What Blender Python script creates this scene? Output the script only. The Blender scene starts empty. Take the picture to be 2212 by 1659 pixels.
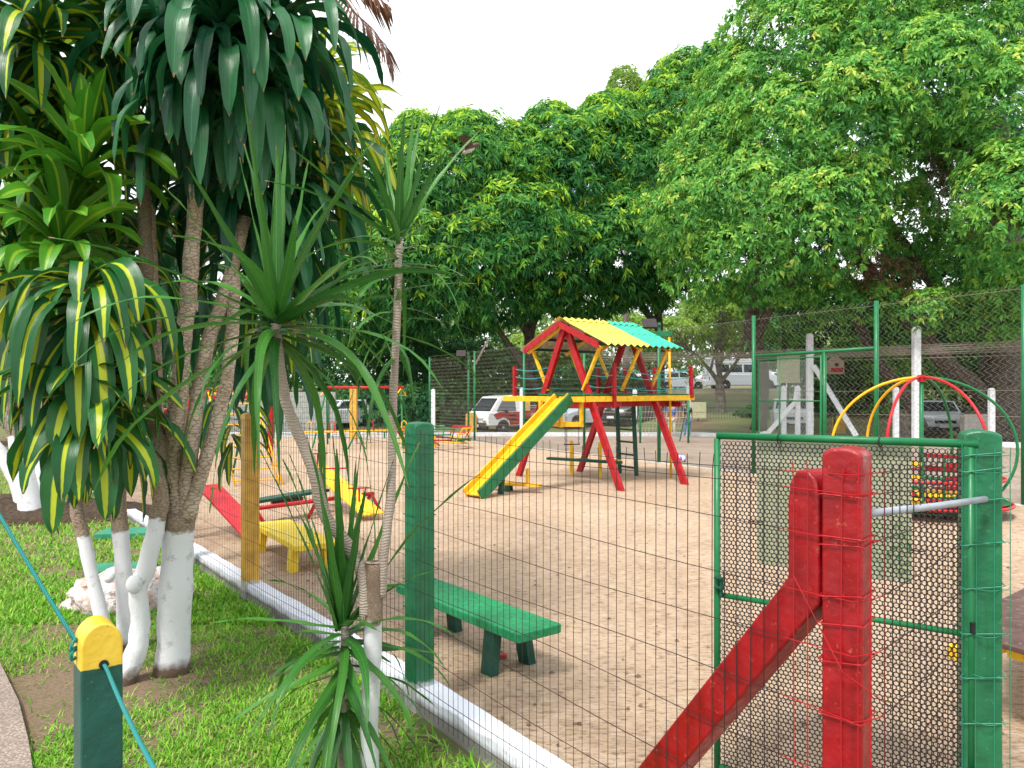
import bpy, math, random
import numpy as np
from mathutils import Vector, noise
V=Vector; PI=math.pi; R=math.radians
S=bpy.context.scene; COL=S.collection
# ---------------- camera, sky, sun, exposure ----------------
H=2.0; F=1609.0
cam=bpy.data.cameras.new('camera'); co=bpy.data.objects.new('camera',cam); COL.objects.link(co); S.camera=co
cam.sensor_width=36; cam.lens=F/2212*36; cam.shift_y=25.5/2212; cam.clip_end=900; cam.clip_start=.05
co.location=(0,0,H); co.rotation_euler=(PI/2,0,0)
S.view_settings.view_transform='Standard'; S.view_settings.look='None'; S.view_settings.exposure=0.80; S.view_settings.gamma=1
SUN_EL=R(58); SUN_AZ=R(215)      # compass direction the sun stands in (from +Y clockwise)
w=bpy.data.worlds.new('World'); S.world=w; w.use_nodes=True
nt=w.node_tree; nt.nodes.clear()
def wn(t,**k):
    n=nt.nodes.new(t)
    for a,b in k.items(): setattr(n,a,b)
    return n
out=wn('ShaderNodeOutputWorld'); sky=wn('ShaderNodeTexSky',sky_type='NISHITA',sun_disc=False,sun_elevation=SUN_EL,sun_rotation=SUN_AZ)
bg=wn('ShaderNodeBackground'); bg.inputs[1].default_value=.12
cl=wn('ShaderNodeBackground'); cl.inputs[0].default_value=(.95,.98,1,1); cl.inputs[1].default_value=.98
tc=wn('ShaderNodeTexCoord'); no=wn('ShaderNodeTexNoise'); no.inputs['Scale'].default_value=2.6; no.inputs['Detail'].default_value=5
rp=wn('ShaderNodeValToRGB'); rp.color_ramp.elements[0].position=.33; rp.color_ramp.elements[1].position=.47
mx=wn('ShaderNodeMixShader'); L=nt.links.new
L(tc.outputs['Generated'],no.inputs['Vector']); L(no.outputs['Fac'],rp.inputs[0]); L(rp.outputs[0],mx.inputs[0])
L(sky.outputs[0],bg.inputs[0]); L(bg.outputs[0],mx.inputs[1]); L(cl.outputs[0],mx.inputs[2]); L(mx.outputs[0],out.inputs[0])
sl=bpy.data.lights.new('sun','SUN'); sl.energy=2.7; sl.angle=R(12); sl.color=(1,.95,.87)
so=bpy.data.objects.new('sun',sl); COL.objects.link(so)
sd=V((math.sin(SUN_AZ)*math.cos(SUN_EL),math.cos(SUN_AZ)*math.cos(SUN_EL),math.sin(SUN_EL)))
so.rotation_euler=sd.to_track_quat('Z','Y').to_euler()

# ---------------- helpers ----------------
def D(px,py,d): return V(((px-1106)/F*d,d,H-(py-855)/F*d))
def G(px,py,z=0): return D(px,py,(H-z)*F/(py-855))
def worldloc(o):
    p=V((0,0,0))
    while o: p+=o.location; o=o.parent
    return p
def tag(o,label=None,cat=None,group=None,kind=None):
    if label: o['label']=label
    if cat: o['category']=cat
    if group: o['group']=group
    if kind: o['kind']=kind
    return o
def thing(name,label,cat,loc=(0,0,0),group=None):
    o=bpy.data.objects.new(name,None); COL.objects.link(o); o.location=loc; o.empty_display_size=.2
    return tag(o,label,cat,group)
def copy_tree(o,parent=None):
    c=o.copy(); COL.objects.link(c)
    if parent: c.parent=parent
    for ch in [q for q in bpy.data.objects if q.parent==o]: copy_tree(ch,c)
    return c
class Buf:
    def __init__(s): s.v=[];s.f=[];s.uv=[]
    def add(s,vs,fs):
        n=len(s.v); s.v+= [tuple(p) for p in vs]; s.f+=[tuple(i+n for i in f) for f in fs]; return s
    def box(s,c,size,rz=0,ax=None):
        """centre c, size (x,y,z); ax = 3 axis vectors or rotation about z"""
        if ax is None: ax=(V((math.cos(rz),math.sin(rz),0)),V((-math.sin(rz),math.cos(rz),0)),V((0,0,1)))
        c=V(c); vs=[]
        for i in(-.5,.5):
            for j in(-.5,.5):
                for k in(-.5,.5): vs.append(c+ax[0]*i*size[0]+ax[1]*j*size[1]+ax[2]*k*size[2])
        return s.add(vs,[(0,1,3,2),(4,6,7,5),(0,4,5,1),(2,3,7,6),(0,2,6,4),(1,5,7,3)])
    def beam(s,a,b,w,h,up=(0,0,1)):
        a=V(a);b=V(b);d=(b-a);l=d.length;d/=l; u=V(up); sd=d.cross(u)
        if sd.length<1e-4: sd=d.cross(V((0,1,0)))
        sd.normalize(); u=sd.cross(d).normalized()
        return s.box((a+b)/2,(l,w,h),ax=(d,sd,u))
    def tube(s,pts,r,n=8,cap=True,closed=False):
        pts=[V(p) for p in pts]; m=len(pts); rr=r if hasattr(r,'__len__') else [r]*m
        vs=[];fs=[]; prev=None
        for i,p in enumerate(pts):
            if closed: t=pts[(i+1)%m]-pts[i-1]
            else: t=pts[min(i+1,m-1)]-pts[max(i-1,0)]
            t.normalize()
            if prev is None: x=t.orthogonal().normalized()
            else:
                x=prev-t*prev.dot(t)
                x=x.normalized() if x.length>1e-5 else t.orthogonal().normalized()
            prev=x; y=t.cross(x)
            for k in range(n):
                a=2*PI*k/n; vs.append(p+(x*math.cos(a)+y*math.sin(a))*rr[i])
        for i in range(m if closed else m-1):
            j=(i+1)%m
            for k in range(n): fs.append((i*n+k,i*n+(k+1)%n,j*n+(k+1)%n,j*n+k))
        if cap and not closed: fs.append(tuple(range(n-1,-1,-1))); fs.append(tuple((m-1)*n+k for k in range(n)))
        return s.add(vs,fs)
    def lathe(s,c,prof,n=24,axis=(0,0,1)):
        a=V(axis).normalized(); x=a.orthogonal().normalized(); y=a.cross(x); c=V(c); vs=[];fs=[]
        for r,z in prof:
            for k in range(n): vs.append(c+a*z+(x*math.cos(2*PI*k/n)+y*math.sin(2*PI*k/n))*max(r,1e-4))
        for i in range(len(prof)-1):
            for k in range(n): fs.append((i*n+k,i*n+(k+1)%n,(i+1)*n+(k+1)%n,(i+1)*n+k))
        return s.add(vs,fs)
    def prism(s,poly,c,ux,uz,uy,th):
        """2-D polygon in axes ux,uz extruded th along uy, centred"""
        c=V(c);ux=V(ux);uz=V(uz);uy=V(uy); n=len(poly)
        vs=[c+ux*p[0]+uz*p[1]-uy*th/2 for p in poly]+[c+ux*p[0]+uz*p[1]+uy*th/2 for p in poly]
        return s.add(vs,[tuple(range(n)),tuple(range(2*n-1,n-1,-1))]+[(i,i+n,(i+1)%n+n,(i+1)%n) for i in range(n)])
    def sphere(s,c,r,n=14,sc=(1,1,1)):
        c=V(c);vs=[];fs=[];m=n//2+1
        for i in range(m+1):
            t=PI*i/m
            for k in range(n):
                a=2*PI*k/n; vs.append(c+V((math.sin(t)*math.cos(a)*sc[0],math.sin(t)*math.sin(a)*sc[1],math.cos(t)*sc[2]))*r)
        for i in range(m):
            for k in range(n): fs.append((i*n+k,(i+1)*n+k,(i+1)*n+(k+1)%n,i*n+(k+1)%n))
        return s.add(vs,fs)
def obj(name,b,mat,parent=None,smooth=False,bevel=0,seg=2):
    me=bpy.data.meshes.new(name); off=worldloc(parent)
    me.from_pydata([(p[0]-off[0],p[1]-off[1],p[2]-off[2]) for p in b.v],[],b.f); me.update()
    return fin(name,me,mat,parent,smooth,bevel,seg)
def fin(name,me,mat,parent=None,smooth=False,bevel=0,seg=2):
    me.materials.append(mat)
    if smooth: me.polygons.foreach_set('use_smooth',[True]*len(me.polygons))
    o=bpy.data.objects.new(name,me); COL.objects.link(o)
    if parent: o.parent=parent
    if bevel:
        m=o.modifiers.new('bevel','BEVEL'); m.width=bevel; m.segments=seg; m.limit_method='ANGLE'; m.angle_limit=R(35)
        if not smooth:
            me.polygons.foreach_set('use_smooth',[True]*len(me.polygons)); m.harden_normals=True
    return o
def obj_np(name,vs,fs,mat,parent=None,uv=None,smooth=False):
    """vs (n,3); fs (m,k) all of one size; uv per vertex (n,2)"""
    off=np.array(worldloc(parent)); me=bpy.data.meshes.new(name); vs=np.asarray(vs,dtype=np.float32)-off.astype(np.float32)
    m,k=fs.shape; me.vertices.add(len(vs)); me.vertices.foreach_set('co',vs.ravel())
    me.loops.add(m*k); me.loops.foreach_set('vertex_index',fs.astype(np.int32).ravel())
    me.polygons.add(m); me.polygons.foreach_set('loop_start',np.arange(0,m*k,k,dtype=np.int32))
    if uv is not None:
        l=me.uv_layers.new(name='uv'); l.data.foreach_set('uv',np.asarray(uv,dtype=np.float32)[fs.ravel()].ravel())
    me.update(calc_edges=True)
    return fin(name,me,mat,parent,smooth)
# ---------------- materials ----------------
def hexc(h):
    c=[int(h[i:i+2],16)/255 for i in(0,2,4)]
    return tuple((x/12.92 if x<.04045 else ((x+.055)/1.055)**2.4) for x in c)
class M:
    def __init__(s,name):
        s.m=bpy.data.materials.new(name); s.m.use_nodes=True; s.t=s.m.node_tree; s.p=s.t.nodes['Principled BSDF']; s.o=s.t.nodes['Material Output']
    def n(s,t,**k):
        x=s.t.nodes.new(t)
        for a,b in k.items():
            if a.startswith('i_'): x.inputs[a[2:].replace('_',' ')].default_value=b
            else: setattr(x,a,b)
        return x
    def l(s,a,b): s.t.links.new(a,b)
    def noise(s,scale,detail=4,vec=None,rough=.5):
        x=s.n('ShaderNodeTexNoise',i_Scale=scale,i_Detail=detail,i_Roughness=rough)
        if vec is None:
            if not hasattr(s,'geo'): s.geo=s.n('ShaderNodeNewGeometry')
            vec=s.geo.outputs['Position']
        s.l(vec,x.inputs['Vector']); return x.outputs['Fac']
    def objco(s): 
        if not hasattr(s,'tc'): s.tc=s.n('ShaderNodeTexCoord')
        return s.tc.outputs['Object']
    def ramp(s,fac,stops,interp='LINEAR'):
        r=s.n('ShaderNodeValToRGB'); e=r.color_ramp.elements; r.color_ramp.interpolation=interp
        while len(e)>len(stops): e.remove(e[-1])
        while len(e)<len(stops): e.new(.5)
        for q,(p,c) in zip(e,stops): q.position=p; q.color=(*c,1) if len(c)==3 else c
        s.l(fac,r.inputs[0]); return r.outputs[0]
    def fr(s,fac,a,b,lo=0,hi=1):
        r=s.n('ShaderNodeMapRange'); r.inputs[1].default_value=a; r.inputs[2].default_value=b; r.inputs[3].default_value=lo; r.inputs[4].default_value=hi
        s.l(fac,r.inputs[0]); return r.outputs[0]
    def mix(s,f,a,b,mode='MIX'):
        x=s.n('ShaderNodeMix',data_type='RGBA',blend_type=mode)
        for sock,v in((x.inputs[0],f),(x.inputs[6],a),(x.inputs[7],b)):
            if hasattr(v,'links') or hasattr(v,'is_linked'): s.l(v,sock)
            elif isinstance(v,(int,float)): sock.default_value=v
            else: sock.default_value=(*v,1)
        return x.outputs[2]
    def math(s,op,a,b=0):
        x=s.n('ShaderNodeMath',operation=op)
        for i,v in enumerate((a,b)):
            if hasattr(v,'is_linked'): s.l(v,x.inputs[i])
            else: x.inputs[i].default_value=v
        return x.outputs[0]
    def base(s,c):
        if hasattr(c,'is_linked'): s.l(c,s.p.inputs['Base Color'])
        else: s.p.inputs['Base Color'].default_value=(*c,1)
        return s
    def rough(s,v):
        if hasattr(v,'is_linked'): s.l(v,s.p.inputs['Roughness'])
        else: s.p.inputs['Roughness'].default_value=v
        return s
    def bump(s,h,strength=.4,dist=.01):
        b=s.n('ShaderNodeBump',i_Strength=strength,i_Distance=dist); s.l(h,b.inputs['Height']); s.l(b.outputs[0],s.p.inputs['Normal']); return s
def paint(name,c,rough=.38,var=.22,scale=9,bump=.25,wear=None,spec=.28):
    m=M(name); n=m.noise(scale,5); c2=tuple(x*(1-var) for x in c); c3=tuple(min(1,x*(1+var*.6)+.01) for x in c)
    col=m.mix(m.fr(n,.3,.7),c2,c3)
    if wear:
        n2=m.noise(34,4); col=m.mix(m.fr(n2,.66,.70),col,wear)
    m.base(col); m.rough(m.fr(m.noise(15,3),.3,.7,rough-.04,rough+.2)); m.bump(m.noise(70,4),bump,.004)
    m.p.inputs['Specular IOR Level'].default_value=spec
    return m.m
GREEN=(.006,.150,.052); RED=(.36,.003,.008); YEL=(.80,.46,.015)
m_green=paint('paint_green',GREEN,spec=.35,wear=(.03,.09,.05))
m_greenD=paint('paint_dark_green',(.004,.070,.042),.45,wear=(.02,.05,.04))
m_red=paint('paint_red',RED,.3,wear=(.30,.06,.05))
m_yel=paint('paint_yellow',YEL,.4,wear=(.6,.33,.03))
m_yelp=paint('paint_ochre',(.62,.36,.06),.5,wear=(.4,.22,.06))
m_gmetal=paint('tube_green',(.004,.145,.045),.32,.1,bump=.05,spec=.35)
m_rmetal=paint('tube_red',(.45,.008,.015),.3,.1,bump=.05)
m_ymetal=paint('tube_yellow',(.82,.43,.01),.32,.1,bump=.05)
m_white=paint('whitewash',(.72,.74,.80),.8,.12,bump=.4,spec=.2)
m_black=paint('black_plastic',(.012,.014,.014),.45,.1)
m_grey=paint('galvanised',(.33,.36,.42),.4,.2,bump=.2)
m_dark=paint('dark_iron',(.03,.022,.022),.5,.2)
# ---------------- setting ----------------
rng=np.random.default_rng(7); random.seed(7)
FA=V((-.604,4.86,0)); FY=V((-2.64,7.51,0)); FR=V((1.093,2.43,0)); GP=V((2.07,3.3,0))     # fence posts: green, yellow, red, gate post
fdir=(FY-FA).normalized(); FX=FY+fdir*3.4; FX2=FX+fdir*3.4; FX3=FX2+fdir*3.4; FX4=FX3+fdir*3.4; FX5=FX4+fdir*3.4; FX6=FX5+fdir*3.4
def terr(x,y):
    z=0
    e=38-.12*max(0,x)
    if y>e: z=min((y-e)*.108,2.45)
    if y>72: z+=(y-72)*.02
    return z
def grid_sheet(name,x0,x1,y0,y1,nx,ny,zf,mat,kind='structure'):
    X,Y=np.meshgrid(np.linspace(x0,x1,nx),np.linspace(y0,y1,ny)); Z=np.array([[zf(a,b) for a,b in zip(r,q)] for r,q in zip(X,Y)])
    vs=np.stack([X.ravel(),Y.ravel(),Z.ravel()],1); i=np.arange(nx*ny).reshape(ny,nx)
    fs=np.stack([i[:-1,:-1],i[:-1,1:],i[1:,1:],i[1:,:-1]],-1).reshape(-1,4)
    return tag(obj_np(name,vs,fs,mat,smooth=True),kind=kind)
m=M('earth'); n=m.noise(.35,6); c=m.mix(m.fr(n,.38,.55),(.13,.085,.05),(.10,.17,.04)); c=m.mix(m.fr(m.noise(9,5),.45,.65),c,(.16,.10,.06)); m.base(c).rough(.95).bump(m.noise(14,6),.6,.05); m_earth=m.m
grid_sheet('ground',-320,320,-40,600,129,161,lambda x,y:terr(x,y)-.03,m_earth)
# sand
m=M('sand'); n1=m.noise(.45,4); n2=m.noise(7,6,rough=.65); n3=m.noise(26,5,rough=.7)
mp=m.n('ShaderNodeMapping'); mp.inputs['Scale'].default_value=(1,2.2,1); m.l(m.geo.outputs['Position'],mp.inputs[0]); n4=m.noise(11,6,vec=mp.outputs[0],rough=.6)
c=m.mix(m.fr(n1,.3,.7),(.50,.36,.25),(.60,.45,.325)); c=m.mix(m.fr(m.noise(1.3,5,rough=.6),.5,.72,0,.55),c,(.33,.22,.15)); c=m.mix(m.fr(n4,.52,.66,0,.75),c,(.23,.145,.10)); c=m.mix(m.fr(n3,.60,.72,0,.5),c,(.19,.12,.085)); c=m.mix(m.fr(n2,.33,.50,.6,0),c,(.68,.54,.41))
m.base(c).rough(.95); h=m.math('ADD',m.math('MULTIPLY',n4,1.3),m.math('MULTIPLY',n3,.22)); m.bump(h,1.,.06); m.p.inputs['Specular IOR Level'].default_value=.05; m_sand=m.m
def sandz(x,y): return .004+.014*noise.noise(V((x*1.7,y*2.3,0)))+.016*noise.noise(V((x*.6,y*.6,3)))+(.013*noise.noise(V((x*4.6,y*5.4,8))) if y<14 else 0)
def clip_sheet(name,poly,z,mat,step=.22,zf=None):
    """grid clipped loosely to a polygon"""
    P=[(p[0],p[1]) for p in poly]
    b=Buf(); b.add([(p[0],p[1],z) for p in P],[tuple(range(len(P)))])
    return tag(obj(name,b,mat),kind='structure')
lf=lambda t: FA+fdir*t   # along near fence
# sand: quad strips between the near fence line and a far line
rows=[];nr=170;ncl=120
LL=[lf(36),lf(0),FR+V((.03,.02,0)),GP+V((.1,.0,0)),V((14,12.5,0))]
def leftx(y):
    if y>FA.y: return FA.x+(y-FA.y)*fdir.x/fdir.y
    if y>FR.y: return FR.x+(FA.x-FR.x)*(y-FR.y)/(FA.y-FR.y)
    return FR.x
ys=np.concatenate([np.linspace(1.2,14,150),np.linspace(14.2,36,60)])
vs=[]; 
for y in ys:
    x0=leftx(y)+.02; x1=max(16,x0+1)
    for k in range(110):
        x=x0+(x1-x0)*(k/109)**1.25; vs.append((x,y,sandz(x,y)))
i=np.arange(len(ys)*110).reshape(len(ys),110)
fs=np.stack([i[:-1,:-1],i[:-1,1:],i[1:,1:],i[1:,:-1]],-1).reshape(-1,4)
tag(obj_np('sand',vs,fs,m_sand,smooth=True),kind='structure')
# chain-link line (second fence) and the lane behind it
def chain(px): # foot of second fence seen at pixel column px
    r=(px-1106)/F; x0,y0=-1.64,32.5; dx,dy=.5685,-1.0   # H=2 scaled
    t=(r*y0-x0)/(dx-r*dy); return V((x0+dx*t,y0+dy*t,0))
C0=chain(930); C9=chain(2700)
m=M('lane'); c=m.mix(m.fr(m.noise(1.2,5),.35,.65),(.24,.18,.14),(.32,.25,.20)); c=m.mix(m.fr(m.noise(18,5),.5,.7,0,.5),c,(.24,.17,.12)); m.base(c).rough(.95).bump(m.noise(20,5),.5,.02); m_lane=m.m
b=Buf(); nn_=40; vs=[];fs=[]
for i in range(nn_+1):
    f_=i/nn_; a=C0.lerp(C9,f_); c=V((-8+46*f_,36.55-.012*max(0,-8+46*f_)**1.9,0))
    for k in range(9): q=a.lerp(c,k/8); vs.append((q.x,q.y,.034))
for i in range(nn_):
    for k in range(8): fs.append((i*9+k,(i+1)*9+k,(i+1)*9+k+1,i*9+k+1))
b.add(vs,fs); tag(obj('lane',b,m_lane,smooth=True),kind='structure')
# lawn
m=M('lawn_soil'); c=m.mix(m.fr(m.noise(6,6,rough=.7),.30,.5),(.10,.11,.03),(.20,.125,.085)); c=m.mix(m.fr(m.noise(40,4),.45,.7,0,.6),c,(.05,.09,.015)); m.base(c).rough(.95).bump(m.noise(45,5),.8,.02); m_lawn=m.m
lw=[lf(0)-V((.16,.1,0)),lf(38)-V((.16,.1,0)),V((-60,36,0)),V((-60,1,0)),V((.55,.5,0)),V((.62,2.8,0))]
lw=[(lf(40).x-.1,lf(40).y),(-60,lf(40).y),(-60,.5),(.6,.5),(FR.x-.12,FR.y-.12),(FA.x-.13,FA.y-.1)]
clip_sheet('lawn',lw,.0,m_lawn)
m=M('path_concrete'); vo=m.n('ShaderNodeTexVoronoi',i_Scale=55.); m.l(m.noise(1,1) and m.geo.outputs['Position'],vo.inputs['Vector'])
c=m.mix(m.fr(vo.outputs['Distance'],.1,.6),(.44,.36,.30),(.22,.17,.14)); c=m.mix(m.fr(m.noise(4,5),.4,.7,0,.5),c,(.17,.14,.12)); m.base(c).rough(.9).bump(vo.outputs['Distance'],.6,.01); m_path=m.m
b=Buf(); e=[G(-500,1190),G(-160,1350),G(0,1445),G(40,1530),G(62,1620),G(72,1690),V((-.9,2.1,0)),V((.5,.3,0)),V((1.2,-1,0))]
n=len(e); off=V((-1.9,-1.5,0)); top=[p+V((0,0,.05)) for p in e]
b.add(top+[p+off for p in top]+[p-V((0,0,.03)) for p in e],[(i,i+1,n+i+1,n+i) for i in range(n-1)]+[(i,2*n+i,2*n+i+1,i+1) for i in range(n-1)])
tag(obj('path',b,m_path),kind='structure')
pathpts=[(p.x,p.y) for p in e]
# asphalt yard beyond the wall, road on the bank
m=M('yard'); c=m.mix(m.fr(m.noise(1.5,6),.42,.62),(.085,.065,.05),(.17,.115,.08)); c=m.mix(m.fr(m.noise(14,4),.55,.68),c,(.22,.13,.07)); m.base(c).rough(.9).bump(m.noise(12,5),.5,.04); m_yard=m.m
m=M('asphalt'); m.base(m.mix(m.noise(6,4),(.10,.095,.10),(.16,.15,.15))).rough(.85); m_asph=m.m
clip_sheet('parking_yard',[(-26,36.8),(6,36.8),(30,30.5),(30,34.2),(0,37.95),(-26,37.95)],.012,m_asph)
b=Buf(); b.add([(-90,58,2.16),(90,58,2.16+0),(90,70,2.45),(-90,70,2.45)],[(0,1,2,3)])
b=Buf(); b.box((0,63,2.44),(200,9,.1)); tag(obj('road',b,m_asph),kind='structure')
b=Buf(); b.box((0,58.2,2.40),(200,.5,.32)); tag(obj('roadside_kerb',b,paint('kerb_grey',(.33,.31,.28),.8)),kind='structure')
# near kerb along the fence
def kerb(name,pts,w,z0,z1,mat,side=1,jit=.012):
    b=Buf(); vs=[]; fs=[]; m=0; last=None
    for a,c in zip(pts[:-1],pts[1:]):
        n=max(2,int((c-a).length/.18))
        for k in range(n+(c==pts[-1])): vs.append(a.lerp(c,k/n))
    nn=len(vs); V3=[]
    for i,p in enumerate(vs):
        t=(vs[min(i+1,nn-1)]-vs[max(i-1,0)]).normalized(); s=V((-t.y,t.x,0))
        j=lambda: random.uniform(-jit,jit)
        V3+=[p-s*w*.5+V((0,0,z0)),p-s*(w*.5-.012+j()*.4)+V((0,0,z1+j()*.4)),p+s*(w*.5-.012+j())+V((0,0,z1+j()*.5)),p+s*(w*.5)+V((0,0,z0))]
    for i in range(nn-1):
        for k in range(3): fs.append((i*4+k,(i+1)*4+k,(i+1)*4+k+1,i*4+k+1))
    fs+=[(0,1,2,3),tuple((nn-1)*4+k for k in(3,2,1,0))]
    b.add(V3,fs); return tag(obj(name,b,mat,bevel=.008),kind='structure')
m=M('kerb_white'); sx=m.n('ShaderNodeSeparateXYZ'); n=m.noise(6,5); m.l(m.geo.outputs['Position'],sx.inputs[0])
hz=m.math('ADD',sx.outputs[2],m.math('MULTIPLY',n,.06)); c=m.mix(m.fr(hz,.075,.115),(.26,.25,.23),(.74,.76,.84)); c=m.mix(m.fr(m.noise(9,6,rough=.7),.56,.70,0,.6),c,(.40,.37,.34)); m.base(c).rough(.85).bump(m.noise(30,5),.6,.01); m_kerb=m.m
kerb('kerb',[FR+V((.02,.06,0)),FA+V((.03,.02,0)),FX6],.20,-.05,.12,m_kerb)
# grass: counted by nobody
def inpoly(x,y,P):
    c=np.zeros(len(x),bool); j=len(P)-1
    for i in range(len(P)):
        xi,yi=P[i];xj,yj=P[j]
        c^=((yi>y)!=(yj>y))&(x<(xj-xi)*(y-yi)/(yj-yi+1e-12)+xi); j=i
    return c
dirt=[(G(105,1490),.5,.97),(G(75,1560),.35,.9),(G(150,1440),.3,.7),(G(350,1470),.34,.8),(G(290,1500),.3,.7),(G(800,1590),.25,.45),(G(920,1560),.28,.6),(G(1010,1620),.22,.6),(G(560,1450),.3,.5),(G(230,1345),.5,.4),(G(130,1360),.3,.45)]
def blades(N,ymin,ymax,L0,W0,seg=3,edge=False):
    y=ymin+(ymax-ymin)*rng.random(N)**1.5; x=-y*.74+rng.random(N)*(y*.74+1.2)
    if edge:
        t=rng.random(N)*16-2.2; cl_=np.array([noise.noise(V((q*2.1,4,0))) for q in t]); o_=.14+np.abs(rng.normal(size=N))*.07; x=FA.x+fdir.x*t-fdir.y*o_; y=FA.y+fdir.y*t+fdir.x*o_; neg=t<0; uu=(FR-FA).normalized(); x=np.where(neg,FA.x-uu.x*t+uu.y*o_*1.0,x); y=np.where(neg,FA.y-uu.y*t-uu.x*o_*1.0,y); k_=cl_>-.05; x=x[k_];y=y[k_];N=len(x)
    ok=inpoly(x,y,lw)&~inpoly(x,y,pathpts+[(-3,-3),(-30,4)])
    den=np.ones(N)
    for g,r,s in dirt:
        d=np.hypot(x-g.x,(y-g.y)*.8); den*=1-s*np.clip(1.5-d/r,0,1)
    pat=np.array([noise.noise(V((a*2.2,b*2.2,5.)))+.5*noise.noise(V((a*7,b*7,1.))) for a,b in zip(x,y)]); den*=np.clip(1+pat*1.25,.22,1)
    ok&=rng.random(N)<den; x=x[ok];y=y[ok];N=len(x)
    az=rng.random(N)*2*PI; el=R(18)+rng.random(N)*R(60); l=L0*(.55+.8*rng.random(N)); wd=W0*(.6+.7*rng.random(N))
    dx,dy=np.cos(az),np.sin(az); p=np.stack([x,y,np.full(N,.0)],1); rows=[]
    K=seg; pos=p.copy(); e=el.copy()
    for k in range(K+1):
        v=k/K; ww=wd*(1-v)**.7*.5 if k else wd*.4
        s=np.stack([-dy,dx,np.zeros(N)],1)*ww[:,None]
        rows.append(pos-s); rows.append(pos+s)
        st=(l/K)[:,None]; pos=pos+np.stack([dx*np.cos(e),dy*np.cos(e),np.sin(e)],1)*st; e=e-R(28)*rng.random(N)
    A=np.stack(rows,1); base=np.arange(N)[:,None]*(2*(K+1)); f=[]
    for k in range(K): f.append(base+np.array([[2*k,2*k+1,2*k+3,2*k+2]]))
    return A.reshape(-1,3),np.concatenate(f,0)
m=M('grass'); gi=m.n('ShaderNodeNewGeometry'); c=m.ramp(gi.outputs['Random Per Island'],[(0,(.08,.26,.015)),(.45,(.16,.42,.028)),(.8,(.27,.53,.045)),(.93,(.38,.52,.09)),(1,(.48,.42,.18))])
m.base(c).rough(.5); m.p.inputs['Specular IOR Level'].default_value=.18
tr=m.n('ShaderNodeBsdfTranslucent'); m.l(c,tr.inputs[0]); mm=m.n('ShaderNodeMixShader'); mm.inputs[0].default_value=.25; m.l(m.p.outputs[0],mm.inputs[1]); m.l(tr.outputs[0],mm.inputs[2]); m.l(mm.outputs[0],m.o.inputs[0]); m_grass=m.m

def weeds():
    N=5000; t=rng.random(N)*14-1.2; off=.13+rng.random(N)**2*.16; P=np.array([[FA.x+fdir.x*q+(-1)*abs(fdir.y)*o,FA.y+fdir.y*q-abs(fdir.x)*o] for q,o in zip(t,off)])
    return P
a1,f1=blades(150000,2.4,7.5,.055,.0095); a2,f2=blades(120000,6.5,26,.075,.018)
a3,f3=blades(9000,0,1,.11,.014,edge=True); a2=np.concatenate([a2,a3]); f2=np.concatenate([f2,f3+len(a2)-len(a3)])
tag(obj_np('grass',np.concatenate([a1,a2]),np.concatenate([f1,f2+len(a1)]),m_grass),'short bright green grass growing beside the white kerb','grass',kind='stuff')
# litter on the sand
def litter(N,cols,seed):
    r=np.random.default_rng(seed); P=[];Fc=[]
    for i in range(N):
        d=4.2+r.random()**1.2*20; px=r.uniform(250,2250); x=(px-1106)/F*d
        if x<leftx(d)+.25: continue
        s=r.uniform(.010,.03); a=r.uniform(0,6.3); c_,s_=math.cos(a)*s,math.sin(a)*s; z=sandz(x,d)+.008; w_=r.uniform(.35,.7)
        n=len(P); P+=[(x-c_,d-s_,z),(x-s_*w_,d+c_*w_,z+.012),(x+c_,d+s_,z+.004),(x+s_*w_,d-c_*w_,z)]; Fc.append((n,n+1,n+2,n+3))
    return np.array(P),np.array(Fc)
m=M('litter'); gi=m.n('ShaderNodeNewGeometry'); m.base(m.ramp(gi.outputs['Random Per Island'],[(0,(.09,.05,.03)),(.5,(.20,.12,.07)),(.8,(.30,.19,.08)),(.93,(.50,.38,.07)),(1,(.22,.30,.05))])).rough(.8); m_lit=m.m
P,Fc=litter(800,None,3); tag(obj_np('leaf_litter',P,Fc,m_lit),'small dry leaves and bits scattered over the sand','leaf litter',kind='stuff')
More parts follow.
